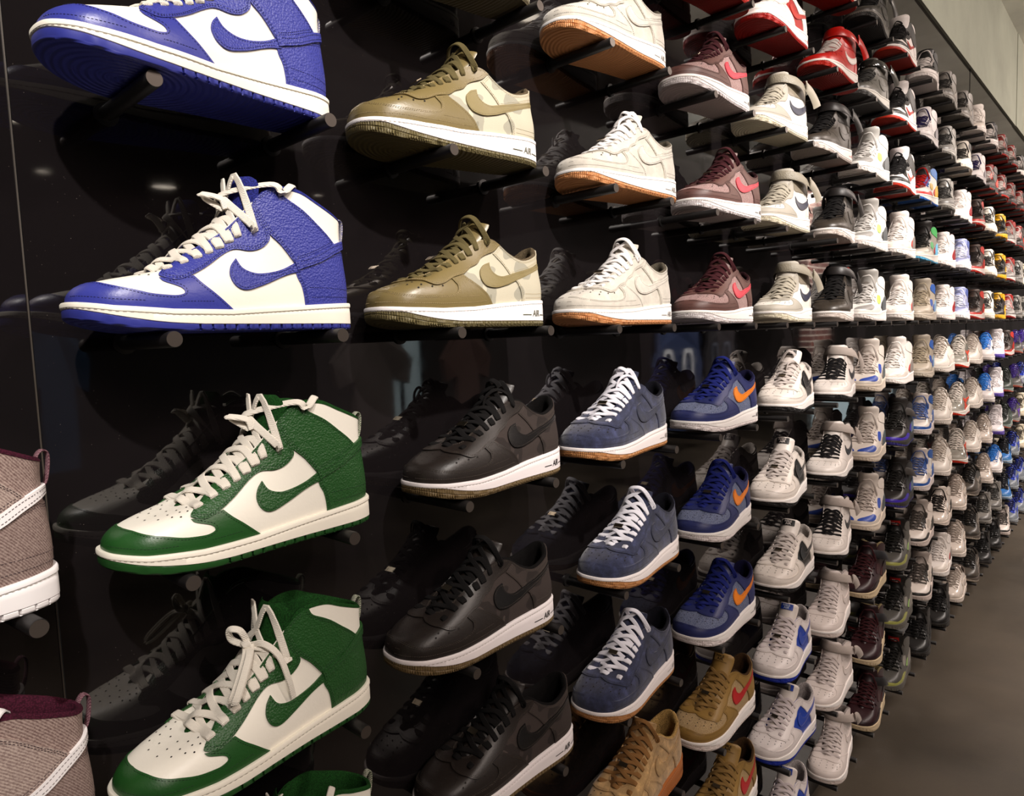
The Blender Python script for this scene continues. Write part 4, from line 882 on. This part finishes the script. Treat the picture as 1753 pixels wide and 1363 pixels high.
# model: key -> (design, options, kind name, category, description)
MODEL = {
 'blue': ('dunk', dict(lace='high'), 'high_top_sneaker', 'blue and white leather high-top sneaker with cream laces'),
 'green': ('dunk', dict(lace='high'), 'high_top_sneaker', 'green and white leather high-top sneaker'),
 'fabric': ('dunk', dict(lace='high'), 'high_top_sneaker', 'mauve-grey woven fabric high-top sneaker with white stripe'),
 'olive': ('af_low', {}, 'low_sneaker', 'olive and camouflage low sneaker with white midsole'),
 'olivehi': ('af_low', {}, 'low_sneaker', 'dark leather low sneaker'),
 'black': ('af_low', {}, 'low_sneaker', 'glossy black leather low sneaker with white midsole'),
 'cream': ('af_low', dict(lace='bow2'), 'low_sneaker', 'pale suede low sneaker with orange gum sole'),
 'suede': ('af_low', {}, 'low_sneaker', 'slate blue suede low sneaker with gum sole'),
 'maroon': ('af_low', {}, 'low_sneaker', 'maroon low sneaker with coral red side mark'),
 'navy': ('af_low', {}, 'low_sneaker', 'navy and denim low sneaker with orange side mark'),
 'tan': ('af_low', dict(tag=1), 'low_sneaker', 'tan canvas low sneaker with red side mark'),
 'tansuede': ('af_low', {}, 'low_sneaker', 'sand suede low sneaker at the bottom edge'),
 'redlow': ('af_low', {}, 'low_sneaker', 'all red low sneaker cut by the top edge'),
 'wr': ('af_low', {}, 'low_sneaker', 'white low sneaker with dark red side and red sole'),
 'wb': ('af_low', dict(tag=1), 'low_sneaker', 'white low sneaker with black side panel'),
 'wblue': ('af_low', dict(tag=1), 'low_sneaker', 'white low sneaker with royal blue side panel and sole'),
 'grey': ('af_mid', {}, 'strapped_sneaker', 'white mid sneaker with grey ankle strap'),
 'bhigh': ('af_mid', dict(strapz=.01), 'strapped_sneaker', 'dark brown-black high-top sneaker with red collar lining'),
 'redhigh': ('af_mid', {}, 'strapped_sneaker', 'bright red high-top sneaker with white side mark and strap'),
 'wbmid': ('af_mid', {}, 'strapped_sneaker', 'white mid sneaker with black laces and strap'),
 'whmid': ('af_mid', {}, 'strapped_sneaker', 'all white mid sneaker with ankle strap'),
 'bstrap': ('af_mid', {}, 'strapped_sneaker', 'grey-black high-top sneaker with shiny strap'),
 'bltop': ('af_mid', {}, 'strapped_sneaker', 'dark high-top sneaker near the top edge'),
 'jordan': ('jordan', dict(lace='tall'), 'high_top_sneaker', 'black and white high-top sneaker with red outsole'),
 'jordan2': ('jordan', dict(lace='tall'), 'high_top_sneaker', 'white and black high-top sneaker with pale red side mark'),
 'grntrain': ('trainer', dict(tall=1, lace='tall'), 'training_shoe', 'white and grey trainer with lime green eyelet'),
 'blutrain': ('trainer', dict(tall=1), 'training_shoe', 'cream trainer with cobalt blue toe'),
 'maroonstrap': ('trainer', dict(strap=1), 'training_shoe', 'dark maroon trainer with instep strap and cream sole'),
 'whred': ('trainer', dict(tall=1, lace='tall'), 'basketball_shoe', 'white basketball shoe with small red heel accent'),
 'blkpurple': ('trainer', dict(strap=1, tall=1), 'basketball_shoe', 'black basketball shoe with violet toe edge'),
 'greygreen': ('trainer', dict(tall=1, redtag=1), 'basketball_shoe', 'charcoal basketball shoe with lime toe bumper'),
 'blkwh4': ('trainer', dict(), 'basketball_shoe', 'black basketball shoe with white sole wings'),
 'whpurple': ('trainer', dict(), 'basketball_shoe', 'white basketball shoe with purple laces'),
 'multi': ('trainer', dict(lace='tall'), 'basketball_shoe', 'red, yellow and blue basketball shoe'),
 'blkgreen': ('trainer', dict(tall=1), 'basketball_shoe', 'taupe basketball shoe with green collar'),
 'j4blue': ('trainer', dict(tall=1), 'basketball_shoe', 'sand basketball shoe with blue lace wings'),
 'whbluepat': ('trainer', dict(), 'basketball_shoe', 'shiny white and royal blue basketball shoe'),
 'whblkpat': ('trainer', dict(tall=1), 'basketball_shoe', 'white basketball shoe with black toe band and wings'),
 'blackj': ('trainer', dict(), 'basketball_shoe', 'matte black basketball shoe'),
 'greymix': ('trainer', dict(), 'basketball_shoe', 'mid grey basketball shoe'),
 'whiteheart': ('trainer', dict(), 'basketball_shoe', 'white basketball shoe with dark red patches'),
 'whlow': ('runner', dict(), 'low_sneaker', 'off-white low court shoe with thin laces'),
 'greyorange': ('runner', dict(), 'running_shoe', 'shiny grey low shoe with orange-red outsole'),
 'foam': ('trainer', dict(), 'basketball_shoe', 'lilac blue basketball shoe with white lower'),
 'whpat': ('runner', dict(), 'low_sneaker', 'glossy off-white low shoe'),
 'whpatblk': ('trainer', dict(), 'basketball_shoe', 'glossy off-white basketball shoe with black laces'),
 'darkred': ('trainer', dict(), 'basketball_shoe', 'brown-grey basketball shoe with red heel'),
 'whblk': ('trainer', dict(), 'basketball_shoe', 'ivory basketball shoe with black collar'),
 'brownblk': ('runner', dict(), 'running_shoe', 'dark brown low running shoe'),
 'whblulac': ('runner', dict(), 'running_shoe', 'white low shoe with sky blue laces'),
 'blkyel': ('trainer', dict(), 'basketball_shoe', 'black basketball shoe with yellow sole'),
 'whpur': ('trainer', dict(tall=1), 'basketball_shoe', 'white basketball shoe with violet sole'),
 'redgrey': ('trainer', dict(), 'basketball_shoe', 'grey and red basketball shoe'),
 'dkgreen': ('runner', dict(), 'running_shoe', 'dark green-grey running shoe with coral outsole'),
 'blueblk': ('runner', dict(), 'running_shoe', 'sky blue running shoe with black laces'),
 'greyblue': ('runner', dict(), 'running_shoe', 'grey running shoe with cobalt laces'),
 'greycoral': ('runner', dict(), 'running_shoe', 'grey running shoe with purple tongue'),
 'redblk': ('trainer', dict(), 'basketball_shoe', 'black and red basketball shoe'),
 'creamblk': ('trainer', dict(), 'basketball_shoe', 'cream basketball shoe with black heel'),
}
# columns from the left; each lists the rows top (+4) to bottom (-6), None where nothing of it is in view
COLS = {
 1: {1: 'blue', 0: 'blue', -1: 'green', -2: 'green', -3: 'green'},
 2: {2: 'olivehi', 1: 'olive', 0: 'olive', -1: 'black', -2: 'black', -3: 'black'},
 3: {2: 'cream', 1: 'cream', 0: 'cream', -1: 'suede', -2: 'suede', -3: 'suede', -4: 'tansuede'},
 4: {3: 'redlow', 2: 'maroon', 1: 'maroon', 0: 'maroon', -1: 'navy', -2: 'navy', -3: 'navy', -4: 'tan', -5: 'tan'},
 5: {3: 'wr', 2: 'grey', 1: 'grey', 0: 'grey', -1: 'wb', -2: 'wb', -3: 'wb', -4: 'wblue', -5: 'wblue', -6: 'wblue'},
 6: {4: 'redhigh', 3: 'redhigh', 2: 'bhigh', 1: 'bhigh', 0: 'bhigh', -1: 'wbmid', -2: 'wbmid', -3: 'wbmid', -4: 'whmid', -5: 'whmid', -6: 'whmid'},
 7: {4: 'bltop', 3: 'bstrap', 2: 'grntrain', 1: 'grntrain', 0: 'grntrain', -1: 'blutrain', -2: 'blutrain', -3: 'blutrain', -4: 'maroonstrap', -5: 'maroonstrap', -6: 'maroonstrap'},
 8: {4: 'jordan', 3: 'jordan', 2: 'jordan2', 1: 'whred', 0: 'whred', -1: 'whred', -2: 'blkpurple', -3: 'blkpurple', -4: 'greygreen', -5: 'greygreen', -6: 'greygreen'},
 9: {4: 'blkwh4', 3: 'whpurple', 2: 'multi', 1: 'blkgreen', 0: 'j4blue', -1: 'j4blue', -2: 'whbluepat', -3: 'whbluepat', -4: 'whblkpat', -5: 'whblkpat', -6: 'blackj'},
 10: {4: 'greymix', 3: 'greymix', 2: 'greymix', 1: 'whiteheart', 0: 'whiteheart', -1: 'whlow', -2: 'whlow', -3: 'whlow', -4: 'whpatblk', -5: 'whred', -6: 'blackj'},
 11: {4: 'greymix', 3: 'whblk', 2: 'whiteheart', 1: 'foam', 0: 'foam', -1: 'greyorange', -2: 'greyorange', -3: 'greyorange', -4: 'whpat', -5: 'whpat', -6: 'whpat'},
 12: {4: 'whred', 3: 'whpurple', 2: 'darkred', 1: 'darkred', 0: 'darkred', -1: 'whlow', -2: 'whlow', -3: 'whlow', -4: 'brownblk', -5: 'brownblk', -6: 'brownblk'},
 13: {4: 'blkwh4', 3: 'redblk', 2: 'whblk', 1: 'whblk', 0: 'whblk', -1: 'whblulac', -2: 'whblulac', -3: 'whpat', -4: 'whpat', -5: 'greymix', -6: 'blackj'},
 14: {4: 'redblk', 3: 'redblk', 2: 'blkyel', 1: 'blkyel', 0: 'blkyel', -1: 'whpur', -2: 'whpur', -3: 'whpur', -4: 'whblulac', -5: 'greymix', -6: 'blackj'},
 15: {4: 'redblk', 3: 'redblk', 2: 'redgrey', 1: 'redgrey', 0: 'redgrey', -1: 'darkred', -2: 'dkgreen', -3: 'dkgreen', -4: 'blueblk', -5: 'blueblk', -6: 'whblkpat'},
 16: {4: 'blkwh4', 3: 'redblk', 2: 'redblk', 1: 'greymix', 0: 'greymix', -1: 'greycoral', -2: 'greycoral', -3: 'greycoral', -4: 'greyblue', -5: 'greyblue', -6: 'greyblue'},
 17: {4: 'redblk', 3: 'redblk', 2: 'greymix', 1: 'creamblk', 0: 'greymix', -1: 'greycoral', -2: 'greyblue', -3: 'creamblk', -4: 'creamblk', -5: 'greyblue', -6: 'greyblue'},
}
ROWZ = {4: .9748, 3: .7319, 2: .4889, 1: .2444, 0: 0, -1: -.2424, -2: -.4845, -3: -.7262, -4: -.9678, -5: -1.2101, -6: -1.4524}
FIT = {(1, 0): (0.0022, -0.006), (1, 1): (-0.0062, 0.095), (1, -1): (0.0143, -0.002), (1, -2): (0.0031, 0.065), (2, 0): (-0.0169, -0.084), (2, 1): (-0.0251, -0.147), (2, -1): (0.0218, 0.003), (2, -2): (-0.0159, -0.086), (2, -3): (0.0241, -0.10), (3, 0): (0.008, -0.06), (3, 1): (0.0318, -0.086), (3, 2): (0.0016, -0.077), (3, -1): (-0.0054, 0.045), (3, -2): (0.0344, 0.057), (3, -3): (0.0056, 0.055), (4, 0): (0.0284, 0.027), (4, 1): (0.0625, -0.074), (4, 2): (0.0092, -0.035), (4, -1): (0.036, -0.058), (4, -2): (0.0129, 0.071), (4, -3): (0.018, -0.028), (4, -4): (0.0079, -0.041), (5, 0): (0.0484, 0.06), (5, 2): (-0.0076, -0.083), (5, 3): (0.0053, -0.034), (5, -1): (0.0673, 0.09), (5, -2): (0.0108, 0.095), (5, -3): (0.0529, 0.02), (5, -4): (0.0355, 0.044), (5, -5): (0.0438, -0.09), (6, 0): (0.0594, 0.153), (6, 1): (0.0625, 0.121), (6, 2): (-0.0049, -0.045), (6, 3): (0.0508, -0.052), (6, -1): (0.0747, 0.132), (6, -2): (0.0405, 0.082), (6, -3): (0.0368, 0.144), (6, -4): (0.0152, 0.083), (6, -5): (0.0277, -0.002)}
ORD = {1: ['only'], 2: ['upper', 'lower'], 3: ['top', 'middle', 'bottom'], 4: ['first', 'second', 'third', 'fourth'], 5: ['first', 'second', 'third', 'fourth', 'fifth']}
PITCH = .19
def place_shoe(key, loc, yaw, label, group=None, lace=None, zs=1.0):
    d, opt, name, desc = MODEL[key]; opt = dict(opt)
    if lace: opt['lace'] = lace
    root = bpy.data.objects.new(name, None); COL.objects.link(root); root.empty_display_size = .05
    # root at the middle of the sole; parts are modelled with u = 0 at the toe tip
    root.location = loc; root.rotation_euler = (0, 0, yaw); root.scale = (1, 1, zs)
    tag(root, label, 'shoe' if 'sneaker' not in name else 'sneaker', group)
    sc = SC[key]
    for pn, me, roles in design_parts(d, opt):
        o = obj(pn, me, [sc.get(r, DARK) for r in roles], root); o.location = (-.2, 0, 0)
    return root
rnd = random.Random(11)
peg_me = None
def peg_mesh():
    b = MB(); A = np.linspace(0, 2*math.pi, 25)[:-1]
    def rg(r, y): return [(r*math.cos(a), y, r*math.sin(a)) for a in A]
    P = np.array([rg(.0125, .0), rg(.0125, -.003), rg(.0082, -.004), rg(.0082, -.1366), rg(.0076, -.1379)]); b.grid(P, 0, closed_v=True, flip=True)
    b.add(rg(.0076, -.1379), [tuple(range(24))], 1, False); return b.mesh('display_peg', 2, 40)
PEG = peg_mesh(); PEGM = (mat('black peg', '151313', .42), mat('peg end', '5a524c', .35, metal=.6))
def peg(x, z, label, rz=0, y=0):
    o = obj('display_peg', PEG, PEGM); o.location = (x, y, ZR + z); o.rotation_euler = (0, 0, rz); tag(o, label, 'display peg', 'black pegs of the sneaker wall')
LACE = {('blue', 0): 'high', (1, -2): 'bow', (3, 1): 'tall', (5, -1): 'tall', (3, -1): 'tall', (2, -1): 'tall'}
SHORT = {}
KEYN = {}
for c, rows in COLS.items():
    for r, k in rows.items(): KEYN.setdefault(k, []).append((c, r))
LAND = {}
def where(c, r, key, always=False):
    """wording that singles out one shoe among the same models"""
    colrows = sorted([rr for rr, kk in COLS[c].items() if kk == key], reverse=True); cols = {cc for cc, _ in KEYN[key]}
    s = ''
    if len(colrows) > 1: s = ORD[len(colrows)][colrows.index(r)] + ' of ' + {2: 'two', 3: 'three', 4: 'four', 5: 'five'}[len(colrows)]
    if len(cols) > 1 or always: s = (s + ' ' if s else '') + 'in column %s' % NUMW[c]
    return s
NUMW = {1: 'one', 2: 'two', 3: 'three', 4: 'four', 5: 'five', 6: 'six', 7: 'seven', 8: 'eight', 9: 'nine', 10: 'ten', 11: 'eleven', 12: 'twelve', 13: 'thirteen', 14: 'fourteen', 15: 'fifteen', 16: 'sixteen', 17: 'seventeen'}
LACEC = {(1, -2): 'bow', (3, 0): 'loop', (3, 1): 'tall', (5, -1): 'tall', (3, -1): 'tall', (2, -1): 'tall', (9, 2): 'tall'}
for c, rows in COLS.items():
    i0 = 2*(c-1)
    for r, key in rows.items():
        if (c, r) in FIT: dx, yaw = FIT[(c, r)]
        else: dx, yaw = rnd.uniform(.018, .045), rnd.uniform(-.06, .11)
        if c == 1 and r == -3: dx, yaw = .004, .05
        if c == 2 and r == 2: dx, yaw = -.02, -.05
        desc = MODEL[key][3]; wz = where(c, r, key)
        n_all = len(KEYN[key])
        grp = ('matching ' + desc + 's') if n_all > 1 else None
        if grp: grp = grp.replace('sneaker with', 'sneakers with')
        lab = desc + (', ' + wz if wz else '')
        if c == 2 and r == 2: lab = 'dark leather sneaker above the olive ones, cut by the top edge'
        zs = 1.07 if key in ('bhigh',) else 1.0
        ex = LACEC.get((c, r))
        if ex is None and MODEL[key][1].get('lace') == 'bow2': ex = 'loop'
        place_shoe(key, (i0*PITCH - .078 + .2 + dx, -.077, ZR + ROWZ[r] + .0083), yaw, lab, grp, ex, zs)
        for e in (0, 1):
            k_ = desc.split(' with ')[0].split(' near ')[0].split(' cut ')[0].split(' at ')[0].replace('basketball shoe', 'basketball shoe').split()
            peg((i0+e)*PITCH, ROWZ[r], 'black %s peg under %s, row %s column %s' % (('toe-side', 'heel-side')[e], ' '.join(k_[-6:]), NUMW[5-r], NUMW[c]))
# bare pegs of the lower left, their shoes out of frame, and the far end past the last column
# shoes on the panel left of the joint
for r, nm in ((-1, 'upper'), (-2, 'lower')):
    heel = LO - LE*(.030 if r == -1 else .014) + LN*.077
    p = heel - LE*.103
    place_shoe('fabric', (p.x, p.y, ZR + ROWZ[r] + .0083), LA, '%s mauve-grey fabric high-top sneaker at the left edge' % nm, 'fabric high-tops at the left edge')
    for e, s_ in (('toe half', .228), ('heel', .062 if r == -1 else .04)):
        q = LO - LE*s_; o = obj('display_peg', PEG, PEGM); o.location = (q.x, q.y, ZR + ROWZ[r]); o.rotation_euler = (0, 0, LA)
        tag(o, 'black peg under the %s of the %s fabric high-top at left' % (e, nm), 'display peg', 'black pegs of the sneaker wall')
